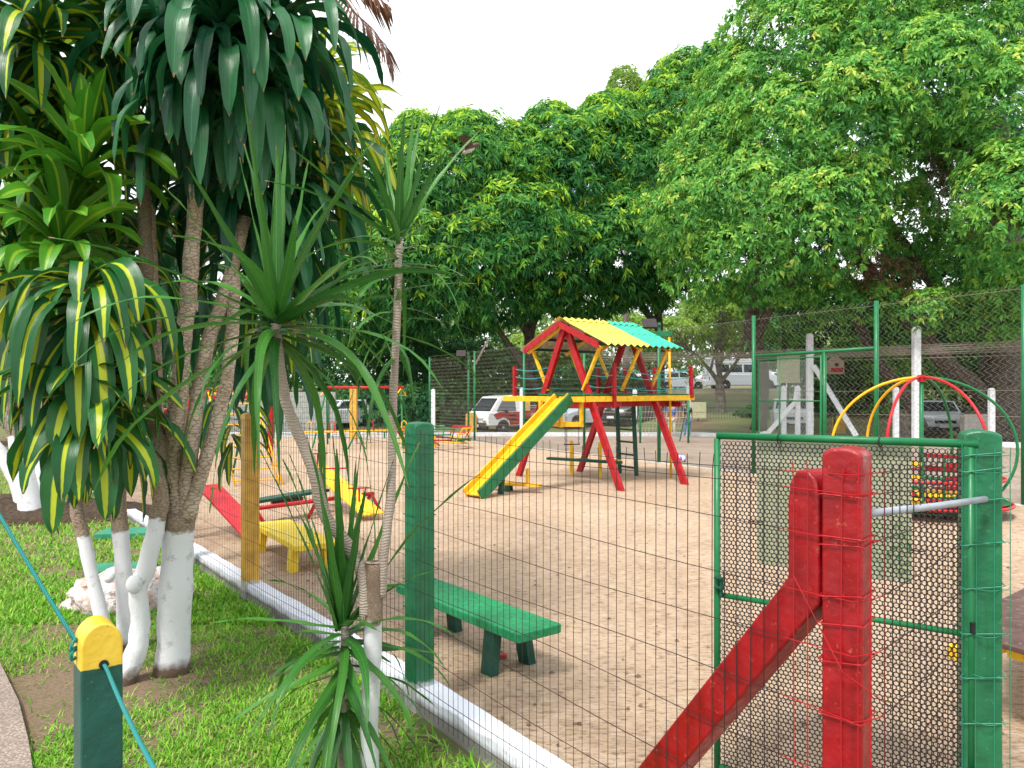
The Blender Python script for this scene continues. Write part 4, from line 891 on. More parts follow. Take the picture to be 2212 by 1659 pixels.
def nar(c,n,L_,W_,**k): return rosette('leaf_head',c,n,L_,W_,m_lfM,nd,prof='narrow',fold=.12,**k)
nar(D(596,672,yM-.15),19,.98,.074,el=(88,30),droop=(.05,.6),seed=61,stem=.10)
nar(D(597,712,yM-.15),30,1.12,.070,el=(30,-35),droop=(.5,1.6),seed=62,stem=.14)
nar(D(862,505,yM+.05),13,.74,.058,el=(88,35),droop=(.0,.4),seed=63,stem=.06)
nar(D(861,560,yM+.05),14,.62,.034,el=(25,-20),droop=(.3,1.3),seed=64,stem=.2)
nar(D(858,700,yM+.05),13,.50,.03,el=(10,-40),droop=(.4,1.3),seed=65,stem=.35)
nar(D(738,1340,yM),15,.95,.080,el=(89,62),droop=(.05,.5),seed=66,stem=.12)
nar(D(744,1375,yM),20,.80,.060,el=(35,-20),droop=(.4,1.3),seed=67,stem=.14)
nar(D(742,1500,yM),34,.66,.055,el=(-5,-60),droop=(.4,1.2),seed=68,stem=.42)
# ---------------- white trunks further back ----------------
wt=thing('whitewashed_tree','group of whitewashed leaning trunks rising from a mulch bed at the left edge','tree',G(70,1085))
yb=12.0
for i,(P,r0) in enumerate((((( 70,1088),(45,960),(15,870),(5,780)),.17),(((85,1088),(100,980),(95,900),(100,700)),.16),(((60,1088),(20,1010),(-30,930),(-60,820)),.12),(((128,1092),(140,960),(150,860)),.10),(((125,1100),(122,1060),(126,900),(50,640),(30,400)),.13))):
    b=Buf(); PP=[D(x,y,yb+i*.15) for x,y in P]; PP[0].z=-.05; trunk(b,PP,r0,r0*.8,12,4,.02,70+i,.2); obj('trunk',b,barkmat('bark_white_%d'%i,(.22,.17,.13),(.36,.29,.23),1.35,False),wt,smooth=True)
m=M('mulch'); c=m.ramp(m.noise(16,6,rough=.7),[(.3,(.02,.012,.008)),(.5,(.06,.035,.02)),(.65,(.12,.08,.03)),(.8,(.10,.13,.03))]); m.base(c).rough(.95).bump(m.noise(20,6,rough=.7),1,.06)
def zf(x,y):
    g_=(x-G(70,1100).x)/2.6; h=(y-12.6)/1.25; return .28*max(0,1-g_*g_-h*h)**.6*(1+.35*noise.noise(V((x*3,y*3,0))))-.015
grid_sheet('mulch_bed',G(70,1100).x-2.6,G(70,1100).x+2.6,11.3,13.9,90,60,zf,m.m)
# cut stump / root ball
m=M('root_wood'); n=m.noise(7,6,rough=.65); c=m.mix(m.fr(n,.42,.58),(.52,.36,.30),(.70,.66,.68)); c=m.mix(m.fr(m.noise(12,5),.55,.68),c,(.20,.11,.07)); m.base(c).rough(.85).bump(m.math('ADD',n,m.noise(28,5)),.9,.03)
g5=G(242,1325); b=Buf(); b.sphere(V((0,0,0)),1,34,(1,1,1)); vs=[]
for p in b.v:
    p=V(p); q=1+.30*noise.noise(p*2.2)+.14*noise.noise(p*6); vs.append((g5.x+p.x*.55*q,g5.y+.28+p.y*.38*q,max(-.03,p.z*.27*q+.07)))
b.v=vs; tag(obj('root_stump',b,m.m,smooth=True),'pale weathered tree stump with peeling white paint lying on the grass','stump')
for (px_,py_,s_,lb) in ((272,1160,(.72,.48,.09),'green painted slab on the grass farther from the pale stump'),(258,1238,(.66,.42,.07),'green painted slab on the grass right behind the pale stump')):
    q=G(px_,py_); b=Buf(); b.box(q+V((0,.05,s_[2]/2)),s_,rz=.15); tag(obj('slab',b,paint('slab_green',(.03,.22,.13),.6,.2),bevel=.015),lb,'slab')
# ---------------- trees ----------------
def treeleaf(name,stops,trans=.34,rough=.5):
    m=M(name); uvn=m.n('ShaderNodeUVMap'); sx=m.n('ShaderNodeSeparateXYZ'); m.l(uvn.outputs[0],sx.inputs[0]); gi=m.n('ShaderNodeNewGeometry')
    f_=m.math('ADD',m.math('MULTIPLY',sx.outputs[0],.75),m.math('MULTIPLY',gi.outputs['Random Per Island'],.25)); c=m.ramp(f_,stops); m.base(c).rough(rough); m.p.inputs['Specular IOR Level'].default_value=.15
    tr=m.n('ShaderNodeBsdfTranslucent'); m.l(c,tr.inputs[0]); mm=m.n('ShaderNodeMixShader'); mm.inputs[0].default_value=trans; m.l(m.p.outputs[0],mm.inputs[1]); m.l(tr.outputs[0],mm.inputs[2]); m.l(mm.outputs[0],m.o.inputs[0]); return m.m
m_mango=treeleaf('leaf_mango',[(0,(.016,.095,.032)),(.35,(.05,.21,.05)),(.62,(.12,.35,.055)),(.80,(.32,.56,.04)),(1,(.56,.70,.06))])
m_ficus=treeleaf('leaf_ficus',[(0,(.05,.20,.05)),(.35,(.13,.38,.075)),(.62,(.26,.53,.09)),(.85,(.44,.63,.10)),(.95,(.60,.62,.12)),(1,(.42,.28,.14))])
m_hedge=treeleaf('leaf_hedge',[(0,(.02,.08,.03)),(.6,(.055,.18,.05)),(1,(.16,.32,.07))])
m_lite=treeleaf('leaf_light',[(0,(.12,.26,.04)),(.6,(.30,.46,.08)),(1,(.50,.58,.14))],trans=.45)
m_dry=treeleaf('leaf_dry',[(0,(.10,.06,.035)),(.6,(.20,.12,.07)),(1,(.22,.2,.06))])
m_bark=barkmat('bark_dark',(.055,.042,.034),(.13,.105,.085),None,False,sc=9)
m_barkL=barkmat('bark_grey',(.14,.12,.10),(.26,.23,.20),None,False,sc=9)
def leaves(blobs,N,ll,lw,per,seed,droop=.55,lump=.22,lsc=.5,inner=.25,hang=0.,kite=.45,cull=True,colbias=0.,cutf=None,topb=0.):
    r=np.random.default_rng(seed); B=np.array([(b[0][0],b[0][1],b[0][2],*b[1]) for b in blobs]); 
    area=(B[:,3]*B[:,4]+B[:,3]*B[:,5]+B[:,4]*B[:,5]); pick=r.choice(len(B),N,p=area/area.sum()); u=r.normal(size=(N,3)); u/=np.linalg.norm(u,axis=1)[:,None]
    u[:,2]=np.where((u[:,2]<-.3)&(r.random(N)<.4),-u[:,2],u[:,2])
    c=B[pick,:3]; rad=B[pick,3:]
    nz=np.array([noise.noise(V(tuple(q))*1.0) for q in (c*.37+u*rad*lsc)]); nz2=np.array([noise.noise(V(tuple(q))) for q in (c+u*rad*1.7*lsc+9)])
    isin=r.random(N)<inner; sh=np.where(isin,.55+.3*r.random(N),.93+.1*r.random(N))*(1+lump*nz+.30*np.minimum(nz2,.12)-.0)
    p=c+u*rad*sh[:,None]
    keep=np.ones(N,bool)
    for k in range(len(B)):
        q=(p-B[k,:3])/B[k,3:]; d=np.linalg.norm(q,axis=1); keep&=~((d<.62)&(pick!=k))
    if cull: keep&=~((u[:,1]>.55))          # far side of the crown is never seen from the lawn
    if cutf is not None: keep&=cutf(p)
    p=p[keep];n=(u/rad)[keep]; n/=np.linalg.norm(n,axis=1)[:,None]; nzk=nz2[keep]; N=len(p)
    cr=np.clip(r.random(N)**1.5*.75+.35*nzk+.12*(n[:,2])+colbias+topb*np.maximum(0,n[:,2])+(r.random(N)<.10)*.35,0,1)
    P=np.repeat(p,per,0);Nn=np.repeat(n,per,0);C=np.repeat(cr,per); M_=len(P)
    t=r.normal(size=(M_,3)); t-=(t*Nn).sum(1)[:,None]*Nn; t/=np.linalg.norm(t,axis=1)[:,None]
    d=Nn*(.35+.3*r.random(M_))[:,None]+t; d[:,2]-=droop*(.7+.6*r.random(M_)); d/=np.linalg.norm(d,axis=1)[:,None]
    L_=ll*(.65+.6*r.random(M_)); s=np.cross(d,r.normal(size=(M_,3))*.5+Nn); s/=np.linalg.norm(s,axis=1)[:,None]; W_=lw*(.7+.5*r.random(M_))
    P=P+r.normal(size=(M_,3))*ll*.18
    mid=P+d*(L_*kite)[:,None]; nn=np.cross(s,d); tip=P+d*L_[:,None]; tip[:,2]-=L_*.15
    A=np.stack([P,mid-s*(W_/2)[:,None]+nn*(W_*.15)[:,None],tip,mid+s*(W_/2)[:,None]+nn*(W_*.15)[:,None]],1).reshape(-1,3)
    i=np.arange(M_)[:,None]*4; F_=np.concatenate([i+np.array([[0,1,2]]),i+np.array([[0,2,3]])]); uv=np.repeat(np.stack([C,C],1),4,0)
    return A,F_,uv
def tree(name,label,cat,base,limbs,blobs,N,ll,lw,per,mat,seed,bark=None,group=None,**k):
    t=thing(name,label,cat,V(base),group); b=Buf()
    for i,(P,r0,r1) in enumerate(limbs): trunk(b,[V(p) for p in P],r0,r1,10,4,r0*.12,seed+i,.25 if i==0 else 0)
    if limbs: obj('trunk',b,bark or m_bark,t,smooth=True)
    A,F_,uv=leaves(blobs,N,ll,lw,per,seed,**k); obj_np('crown',A,F_,mat,t,uv=uv); return t
def B(px,py,d,rx,ry,rz): p=D(px,py,d); return ((p.x,p.y,p.z),(rx,ry,rz))
# mango trees: d ~ 42-48
tree('mango_tree','broad dark mango tree left of the play tower, with yellow green shoots on its top','tree',(D(1000,900,46).x,46,.8),
 [([(D(1135,0,46).x,46,.6),D(1140,800,46),D(1150,700,46),D(1190,620,45),D(1230,520,44)],.42,.18),([D(1145,730,46),D(1110,660,45.5),D(1060,560,44.5),D(1000,450,44)],.3,.12),([D(1170,860,44),D(1110,760,44),D(1060,690,43),D(990,600,43)],.22,.12),([D(1150,700,46),D(1180,560,45),D(1200,420,45)],.25,.1)],
 [B(930,430,42,3.6,3.2,3.9),B(1010,380,43,3.4,3,3.6),B(890,560,41,3.6,3,3.2),B(1010,560,41.5,3.8,3,3.4),B(1120,520,42,3.4,3,3.6),B(860,480,44,2.8,3,3.2),B(1100,400,44,3.2,3,3.4),B(840,640,43,3,3,2.4),B(950,650,42,3.2,3,1.9),B(1060,640,43,3.0,3,1.7),B(910,330,43,2.0,2,2.1),B(1000,300,43.5,1.6,1.8,1.6),B(800,560,44,2.4,2.4,3.4),B(790,680,43,2.4,2.4,2.0),B(900,540,45.5,5,2,4.5)],
 20000,.47,.125,9,m_mango,101,droop=.75,topb=.35,inner=.42)
tree('mango_tree','tall dark mango tree whose crown rises straight behind the play tower roof','tree',(D(1420,900,47).x,47,.9),
 [([(D(1425,0,48).x,48,.8),D(1425,740,48),D(1415,640,47),D(1380,520,46)],.36,.16),([D(1420,680,47.5),D(1465,600,47),D(1500,500,46)],.26,.1),([D(1418,700,47.5),D(1350,620,46),D(1280,520,45)],.24,.1)],
 [B(1220,400,44,3.4,3,4.0),B(1310,370,45,3.4,3,4.2),B(1400,400,45,3.4,3,4.4),B(1460,300,46,3.2,3,3.8),B(1200,560,43,3.4,3,3.0),B(1320,540,43.5,3.6,3,3.2),B(1430,530,44,3.4,3,3.0),B(1530,330,46,3,3,5),B(1190,290,45,1.8,2,1.9),B(1330,270,45.5,2.2,2,2.2),B(1480,200,47,2.4,2.5,2.4),B(1390,620,45,2.2,2,1.3),B(1260,640,44,2.6,2,1.3),B(1540,190,47,2.0,2.5,2.6),B(1290,470,47.5,6,2,5)],
 21000,.47,.125,9,m_mango,102,droop=.75,topb=.3,inner=.42)
tree('feathery_tree','light feathery tree top poking above the mango crown against the white sky','tree',(D(1350,900,62).x,62,2.5),
 [([(D(1352,0,62).x,62,2.5),D(1352,400,62),D(1352,280,62),D(1350,190,62)],.3,.08)],[B(1350,185,62,1.5,1.3,1.4),B(1330,220,62,1.3,1.2,1.2),B(1375,210,62,1.3,1.2,1.2),B(1355,250,62,1.3,1.2,1.5)],1100,.42,.12,6,m_lite,103,bark=m_barkL,droop=.3,inner=.4)
# ficus giant at right, d ~ 27-36, leaves broader
xb=D(2150,0,33).x
tree('ficus_tree','huge leafy tree with spreading dark limbs filling the upper right of the view','tree',(xb,33,0),
 [([(xb,33,-.1),D(2165,800,33),D(2175,650,33),D(2170,480,32.5),D(2140,250,32)],.95,.5),([D(2170,880,33),D(2060,800,33),D(1960,690,32.5),D(1860,560,32),D(1780,400,32)],.42,.25),([D(2175,760,33),D(2040,640,33),D(1920,480,33)],.4,.2),([D(1990,930,34),D(1960,860,34),D(1890,770,34),D(1830,640,34)],.34,.2),([D(1640,930,36),D(1645,800,36),D(1625,700,35.5),D(1640,560,35),D(1700,420,34)],.38,.2),([D(1635,730,35.5),D(1680,640,35),D(1780,560,34)],.25,.15)],
 [B(1500,470,33,2.2,2.6,2.6),B(1560,380,33,2.4,2.6,3.0),B(1620,260,33,2.6,2.6,3.0),B(1640,440,31,2.4,2.4,2.6),B(1700,330,31,2.6,2.6,3.0),B(1740,160,32,2.8,2.8,3.2),B(1620,560,31.5,2.4,2.4,1.9),B(1760,480,30,2.4,2.4,2.3),B(1530,560,33,2.2,2.2,1.9),B(1840,270,30,2.6,2.6,2.8),B(1880,110,31,2.8,2.8,2.8),B(1700,60,33,2.6,2.6,2.4),B(2010,180,29,2.4,2.4,2.4),B(2100,80,30,2.8,2.6,2.8),B(2180,250,28,2.2,2.2,2.8),B(2180,450,27,1.9,2,2.2),B(1840,430,30,1.6,2,1.8),B(1990,40,31,2.6,2.6,2.2),B(2060,330,31,1.5,1.6,1.2),B(1960,480,33,1.3,1.4,2.0),B(1720,600,31.5,1.6,1.8,1.2),B(2190,620,29,1.6,1.8,1.6),B(2090,560,32,1.5,1.6,1.8),B(1870,650,32,1.6,1.4,.9),B(2010,670,31,1.5,1.3,.9),B(2130,690,30.5,1.5,1.3,1.0),B(2200,540,28,1.6,1.5,2.2),B(1790,640,32,1.4,1.3,.9)],
 38000,.25,.10,7,m_ficus,104,droop=.5,lump=.26,lsc=.6,inner=.3,topb=.15)
t_=thing('hanging_vines','tangle of dry reddish vines hanging in the dark hollow of the big right tree','vines',D(2080,400,30.5)); A,F_,uv=leaves([B(2070,360,30.5,1.2,.8,1.6),B(2110,480,30.5,.8,.7,1.4),B(2190,420,27.5,1,.8,1.0),B(1900,600,31,1.6,1,1.0)],1500,.16,.06,5,140,inner=.5); obj_np('foliage',A,F_,m_dry,t_,uv=uv)
b=Buf(); rr=random.Random(9)
for k in range(60):
    p=D(rr.uniform(2000,2160),rr.uniform(180,420),30.2); P=[p]
    for q in range(7): P.append(P[-1]+V((rr.uniform(-.3,.3),rr.uniform(-.1,.1),rr.uniform(-.45,.05))))
    b.tube(P,.02,4,cap=False)
obj('stem',b,m_barkL,t_)
# dark back of the hollow, deeper crown of a second tree
tree('ficus_tree','shaded tree standing behind the big right hand tree, seen only in its dark hollow','tree',(D(1950,900,46).x,44,.4),
 [([(D(1900,0,46).x,46,.6),D(1900,700,46),D(1920,500,46)],.4,.2)],
 [B(1960,420,40,4.2,2.5,5.5),B(2120,420,40,3.8,2.5,5.5),B(1840,560,41,4,2.5,3.6),B(2010,640,41,4.5,2.5,2.8),B(2180,660,40,3.5,2.5,3.2),B(1690,520,41,3.6,2.5,3.8),B(1950,170,41,4,2.5,4),B(1800,250,42,4,2.5,5)],15000,.32,.13,6,m_hedge,105,inner=.3,colbias=-.1)
# under-canopy background, many separate trees and shrubs
spec=[(1230,800,76,5,3,3.4,m_hedge,'dark green tree far beyond the road, behind the play tower'),(1000,780,52,4.5,2.5,3.2,m_hedge,'dark shrubby tree behind the small truck'),(870,790,47,3.6,2.2,3.4,m_hedge,'dark evergreen shrub left of the small truck'),(700,800,50,4.5,2.5,3.6,m_hedge,'dark evergreen shrub behind the swing frame'),(550,790,50,4,2.5,4,m_hedge,'dark shrub behind the palms'),
(1400,740,82,5,3,3.0,m_lite,'sunlit yellow green tree beyond the road left of the van'),(1560,690,86,5,3,6.0,m_lite,'bright yellow green tree far beyond the van'),(1700,740,72,4,3,4,m_hedge,'mid green tree beyond the road right of the van'),(1880,780,48,3.8,2.5,4.8,m_ficus,'green bush on the bank behind the tubular dome'),(2060,780,46,4.2,2,4.4,m_hedge,'dark bush on the bank right of the tubular dome'),(1800,850,45,2.6,2,2.4,m_hedge,'dark bush behind the white diagonal brace'),(2200,800,60,5,3,4,m_ficus,'green tree at the far right beyond the yard'),(1180,760,60,4,2,2.0,m_lite,'pale green undergrowth seen under the mango crown'),(330,760,42,4,2.5,4,m_ficus,'green garden tree seen between the trunks'),(120,800,34,3.6,2.2,3,m_ficus,'bright garden shrub behind the white trunks'),(-60,700,30,3,2,5,m_ficus,'green tree at the far left edge'),(430,620,58,6,3,8,m_hedge,'tall dark tree behind the palm clump'),(700,560,56,4.0,3,7,m_hedge,'tall dark tree between palm clump and mango tree'),(60,560,46,5,3,5,m_ficus,'tall garden tree behind the left leaf heads'),(-150,300,40,4,3,8,m_ficus,'tall tree beyond the left edge leaves'),(1050,820,58,4.5,2,2.6,m_hedge,'dark hedge shrub beyond the truck cab'),(1330,850,56,4,2,1.6,m_hedge,'low dark hedge beyond the parked black car'),(2000,740,64,6,3,5,m_hedge,'dark distant tree under the big right tree'),(1010,872,43.5,2.6,1.6,1.7,m_hedge,'low dark bush right behind the small truck cab'),(870,885,41.5,3.0,1.6,1.5,m_hedge,'low dark bush behind the roundabout'),(760,880,42.5,2.6,1.6,1.6,m_hedge,'low dark bush behind the ochre post of the swings'),(1190,872,45,2.4,1.5,1.5,m_hedge,'low dark bush behind the truck bed'),(1660,900,44,1.8,1.2,.8,m_hedge,'low green undergrowth left of the pale silver car'),(1960,800,44,3.0,1.8,3.4,m_ficus,'leafy green bush behind the dark parked car'),(1800,700,52,3.4,2,3.6,m_hedge,'dark tree above the bird house'),(1690,650,50,3.4,2,3.0,m_ficus,'green foliage tree above the sign board behind the fence'),(1330,835,50,3,1.5,2.0,m_hedge,'dark bush on the bank seen between the tower legs')]
for i,(px_,py_,d_,rx,ry,rz,mt,lb) in enumerate(spec):
    c=D(px_,py_,d_); z0=terr(c.x,d_); n_=int(420*(rx*rz)**.9*(.55 if d_>60 else .8)); n_=min(n_,5200)
    rng2=random.Random(i); bl=[((c.x+rng2.uniform(-.5,.5)*rx,d_+rng2.uniform(-.5,.5),c.z+rng2.uniform(-.45,.45)*rz),(rx*.62,ry*.7,rz*.6)) for _ in range(5)]
    tree('shrub' if rz<2.8 else 'tree',lb,'shrub' if rz<2.8 else 'tree',(c.x,d_,z0),[([(c.x,d_,z0-.1),(c.x+.1,d_,(z0+c.z)/2),(c.x,d_,c.z)],.2,.1)],bl,n_,.26 if d_<60 else .40,.13 if d_<60 else .2,6,mt,200+i,inner=.3)
# far-off wood closing the view under the crowns
bl=[]; rr=random.Random(4)
for px_ in range(-300,2700,75):
    d_=rr.uniform(92,108); bl.append(B(px_,rr.uniform(720,800),d_,rr.uniform(3.5,6),3,rr.uniform(4,8)))
A,F_,uv=leaves(bl,26000,.62,.30,5,333,inner=.35,topb=.2); tag(obj_np('far_wood',A,F_,treeleaf('leaf_far',[(0,(.10,.20,.06)),(.6,(.24,.38,.10)),(1,(.42,.50,.16))]),uv=uv),'pale green far-off wood seen under the tree crowns','wood',kind='stuff')
# small bare tree
tb2=D(1557,896,45.5); t=thing('bare_tree','small bare leaning tree with forked grey branches on the bank','tree',V((tb2.x,45.5,terr(tb2.x,45.5)))); b=Buf()
fk=D(1555,830,45.5); trunk(b,[V((tb2.x,45.5,.6)),D(1557,870,45.5),fk],.32,.27,12,4,.02,5,.2)
rr=random.Random(12)
def branch(p,d,l,r_,dep):
    P=[p]; 
    for k in range(4):
        d=(d+V((rr.uniform(-.22,.22),rr.uniform(-.15,.15),rr.uniform(-.12,.2)))).normalized(); P.append(P[-1]+d*l/4)
    b.tube(P,[r_*(1-.14*k) for k in range(5)],6,cap=False)
    if dep:
        for k in range(3 if dep>1 else 4): branch(P[rr.choice((2,3,4))],(d+V((rr.uniform(-.9,.9),rr.uniform(-.4,.4),rr.uniform(-.3,.7)))).normalized(),l*.68,r_*.55,dep-1)
for dx_,dz_,r_,l_ in((-.55,.8,.17,2.0),(.15,1,.19,2.2),(.55,.6,.15,2.3),(-.1,.9,.12,2.2)): branch(fk,V((dx_,0,dz_)).normalized(),l_,r_,3)
obj('trunk',b,m_barkL,t,smooth=True)
A,F_,uv=leaves([B(1500,800,45,.9,.7,1.0),B(1560,740,45,1.6,1,1.6)],500,.12,.05,5,150,inner=.6,cull=False); obj_np('crown',A,F_,m_lite,t,uv=uv)
# ---------------- palm with the brown fronds top left ----------------
pt=thing('palm_tree','palm with brown drying fronds hanging into the sky at the top','palm',V((D(385,0,8.6).x,8.6,0))); b=Buf()
cp=D(560,-120,8.4); q_=D(385,0,8.6).x; trunk(b,[V((q_,8.6,-.1)),V((q_+.05,8.6,2.5)),cp],.11,.08,10,4,.01,80); obj('trunk',b,m_bkr,pt,smooth=True)
m_frond=treeleaf('frond_brown',[(0,(.14,.06,.035)),(.6,(.28,.14,.08)),(1,(.20,.22,.06))],trans=.3)
def frond(P,ll,seed):
    rr=random.Random(seed); b=Buf(); pts=[]; n=len(P)
    for i in range(n-1):
        for k in range(10):
            t=k/10; p0=P[max(i-1,0)];p1=P[i];p2=P[i+1];p3=P[min(i+2,n-1)]
            pts.append(.5*((2*p1)+(p2-p0)*t+(2*p0-5*p1+4*p2-p3)*t*t+(3*p1-p0-3*p2+p3)*t**3))
    b.tube(pts,[.014*(1-.8*i/len(pts)) for i in range(len(pts))],6)
    for i in range(4,len(pts)-1):
        d=(pts[i+1]-pts[i]).normalized(); f_=i/len(pts); l=ll*(math.sin(PI*min(1,f_*.9+.12))**.6)
        for s in(-1,1):
            if rr.random()<.06: continue
            sd_=V((0,0,1)).cross(d).normalized()*s; dv=(sd_*.8+d*.75+V((0,0,-.35+rr.uniform(-.3,.2)))).normalized(); a=pts[i]; q=a+dv*l*.5; e=q+(dv+V((0,0,-.6))).normalized()*l*.5; wv=d*.026
            b.add([a-wv*.5,a+wv*.5,q+wv,q-wv,e],[(0,1,2,3),(3,2,4)])
    return obj('frond',b,m_frond,pt)
frond([cp,D(700,-60,8),D(760,20,7.8),D(815,75,7.7),D(850,150,7.7)],.72,1)
frond([cp,D(670,-90,7.6),D(740,-60,7.3),D(800,-20,7.2),D(840,15,7.2)],.6,2)
frond([cp,D(600,-140,7.6),D(500,-150,7.3),D(420,-80,7.2)],.5,3)
# ---------------- far white wall, posts, chain link fences ----------------
def farwall(px,side=0):
    y=28.3*1.25+.9; 
    if px>1500: y=36.2-(px-1500)*.0113
    return V(((px-1106)/F*y,y,0))
wpts=[farwall(p) for p in(250,600,950,1300,1500,1700,1900,2100,2300,2500)]
b=Buf()
wl=[]
for a,c in zip(wpts[:-1],wpts[1:]): b.beam(a+UP*.085,c+UP*.085,.22,.27)
m_wash2=paint('white_painted_concrete',(.66,.68,.72),.8,.15,bump=.3,spec=.2,wear=(.45,.43,.40))
tag(obj('low_wall',b,m_wash2,bevel=.01),'long low whitewashed wall along the far side of the lane','wall')
yfence=thing('far_wire_fence','chain link fence on white concrete posts behind the lane','fence',wpts[4])
m_cw=paint('chain_wire',(.34,.34,.32),.5,.2); m_cwd=paint('chain_wire_brown',(.24,.21,.17),.6,.2)
def cpost(px,ytop,w=.2,y=None,label=None):
    q=farwall(px)+V((0,-.05,0)); z=H-(ytop-855)/F*q.y; b=Buf(); b.prism(arch(w,z+.1,w*.5,8),q-UP*.1,V((1,0,0)),UP,V((0,1,0)),w*.9); return obj('post',b,m_wash2,yfence,bevel=.015)
for px_,yt in((936,840),(1127,837),(1371,840),(1487,833),(1692,833),(1722,833),(1750,785),(1934,836),(2140,838)): cpost(px_,yt)
cpost(1748,720,.26); cpost(1978,705,.28)
b=Buf()
def ray(px,py,dy=-.2): q=farwall(px); return D(px,py,q.y+dy)
b.beam(ray(1758,790),ray(1850,942),.16,.2); b.beam(ray(1722,840),ray(1718,872),.16,.2)
obj('brace',b,m_wash2,yfence,bevel=.01)
b=Buf(); b.beam(ray(1715,872),ray(1655,940),.16,.2); b.beam(ray(1655,935),ray(1610,948),.16,.2); obj('brace',b,m_wash2,yfence,bevel=.01)
def chainlink(b,a,c,z0,z1,pitch,rad,dz=None,n=3):
    """zigzag woven wires standing side by side"""
    dz=dz or pitch*.62; L_=(c-a).length; u=(c-a)/L_; nn=int(L_/pitch); nv=Vector((-u.y,u.x,0)); rows_=int((z1-z0)/dz)
    for k in range(nn):
        P=[]
        for i in range(rows_+1):
            P.append(a+u*((k+(i%2)*1.0)*pitch+.0)+UP*(z0+i*dz)+nv*(.004 if i%2 else -.004))
        b.tube(P,rad,n,cap=False)
b=Buf()
for a,c in((farwall(950),farwall(1300)),(farwall(1300),farwall(1620))): chainlink(b,a,c,.2,1.75,.12,.0042)
obj('wire_mesh',b,m_cw,yfence); b=Buf()
for a,c in zip([farwall(p) for p in(1300,1500,1760,1980,2140)],[farwall(p) for p in(1500,1760,1980,2140,2330)]): chainlink(b,a+UP*0,c,.2,3.9,.14,.0032)
obj('wire_mesh',b,m_cwd,yfence); b=Buf()
for z in(3.88,3.55,1.2): b.tube([farwall(p)+UP*z for p in(1300,1500,1760,1980,2140,2330)],.012,5)
for k in range(14): b.tube([farwall(p)+UP*(4.0+.02*math.sin(k*2.1+p))+UP*(.03*k-.3) for p in(1300,1400,1500,1620,1760,1870,1980,2060,2140,2330)],.012,4)
obj('top_wires',b,m_cwd,yfence)
# near chain link fence on green tubes
nfence=thing('chain_link_fence','tall chain link fence on green steel posts between the sand and the lane','fence',chain(1262))
CP=[928,1025,1132,1262,1423,1628,1893,2212,2640]
ztop=[3.9,3.95,3.95,3.95,4.0,4.03,4.03,4.0,4.0]
for p,z in zip(CP,ztop):
    q=chain(p); b=Buf(); b.tube([q-UP*.1,q+UP*z],.048,10); obj('post',b,m_gmetal,nfence,smooth=True)
b=Buf()
for a,c,z in zip([chain(p) for p in CP[:-1]],[chain(p) for p in CP[1:]],ztop): 
    if a==chain(1628): chainlink(b,a,c,2.98,z,.13,.0040)
    else: chainlink(b,a,c,.05,z-.02,.13,.0040)
q0=chain(1780); chainlink(b,q0,chain(1893),.05,2.98,.13,.0040)
obj('wire_mesh',b,m_cwd,nfence)
b=Buf(); A1=[chain(p) for p in CP]
for z in(3.93,2.1,.06): b.tube([p+UP*z for p in A1],.004,4)
obj('tension_wire',b,m_cwd,nfence)
b=Buf(); b.beam(chain(1020)-UP*.02,chain(1640)-UP*.02,.14,.12); b.beam(chain(1890)-UP*.02,chain(2400)-UP*.02,.14,.12); tag(obj('footing',b,paint('footing_white',(.50,.47,.43),.9,.3,bump=.6,wear=(.33,.26,.2)),bevel=.01),kind='structure')
# door in it
cg=thing('fence_gate','green tube door with pale chain link set in the tall fence left of the dome','gate',chain(1635)); a=chain(1634);c=chain(1781);e=chain(1893)
b=Buf(); b.tube([a+UP*3.0,e+UP*3.02],.04,9); obj('lintel',b,m_gmetal,cg,smooth=True); b=Buf(); b.tube([c-UP*.05,c+UP*3.0],.045,9); obj('frame_post',b,m_gmetal,cg,smooth=True)
b=Buf(); o_=V((-.02,-.06,0)); P=[a.lerp(c,.04)+UP*.1+o_,a.lerp(c,.04)+UP*2.9+o_,a.lerp(c,.95)+UP*2.9+o_,a.lerp(c,.95)+UP*.1+o_]
b.tube(P,.028,8,closed=True)
for z in(1.88,1.02): b.tube([a.lerp(c,.04)+UP*z+o_,a.lerp(c,.95)+UP*z+o_],.018,7)
b.tube([a.lerp(c,.36)+UP*.1+o_,a.lerp(c,.36)+UP*2.9+o_],.018,7); obj('leaf_frame',b,m_gmetal,cg,smooth=True)
b=Buf(); chainlink(b,a.lerp(c,.05)+o_,a.lerp(c,.90)+o_,.12,2.88,.085,.005,dz=.07); obj('wire_mesh',b,paint('chain_wire_pale',(.50,.55,.50),.5,.2),cg)
# green welded fence at the far left
gfw=thing('welded_fence','dark green welded wire fence behind the playground at the left','fence',V((-8,34.8,0))); b=Buf()
for x in np.arange((330-1106)/F*34.8,(935-1106)/F*34.8,.1): b.tube([V((x,34.8,.1)),V((x,34.8,2.2))],.006,3,cap=False)
for z in np.arange(.2,2.25,.25): b.tube([V(((330-1106)/F*34.8,34.8,z)),V(((935-1106)/F*34.8,34.8,z))],.007,3)
obj('wire_mesh',b,m_greenD,gfw)
for px_ in(345,470,590,710,830): b=Buf(); x=(px_-1106)/F*34.8; b.tube([V((x,34.85,-.1)),V((x,34.85,2.3))],.035,7); obj('post',b,m_gmetal,gfw)
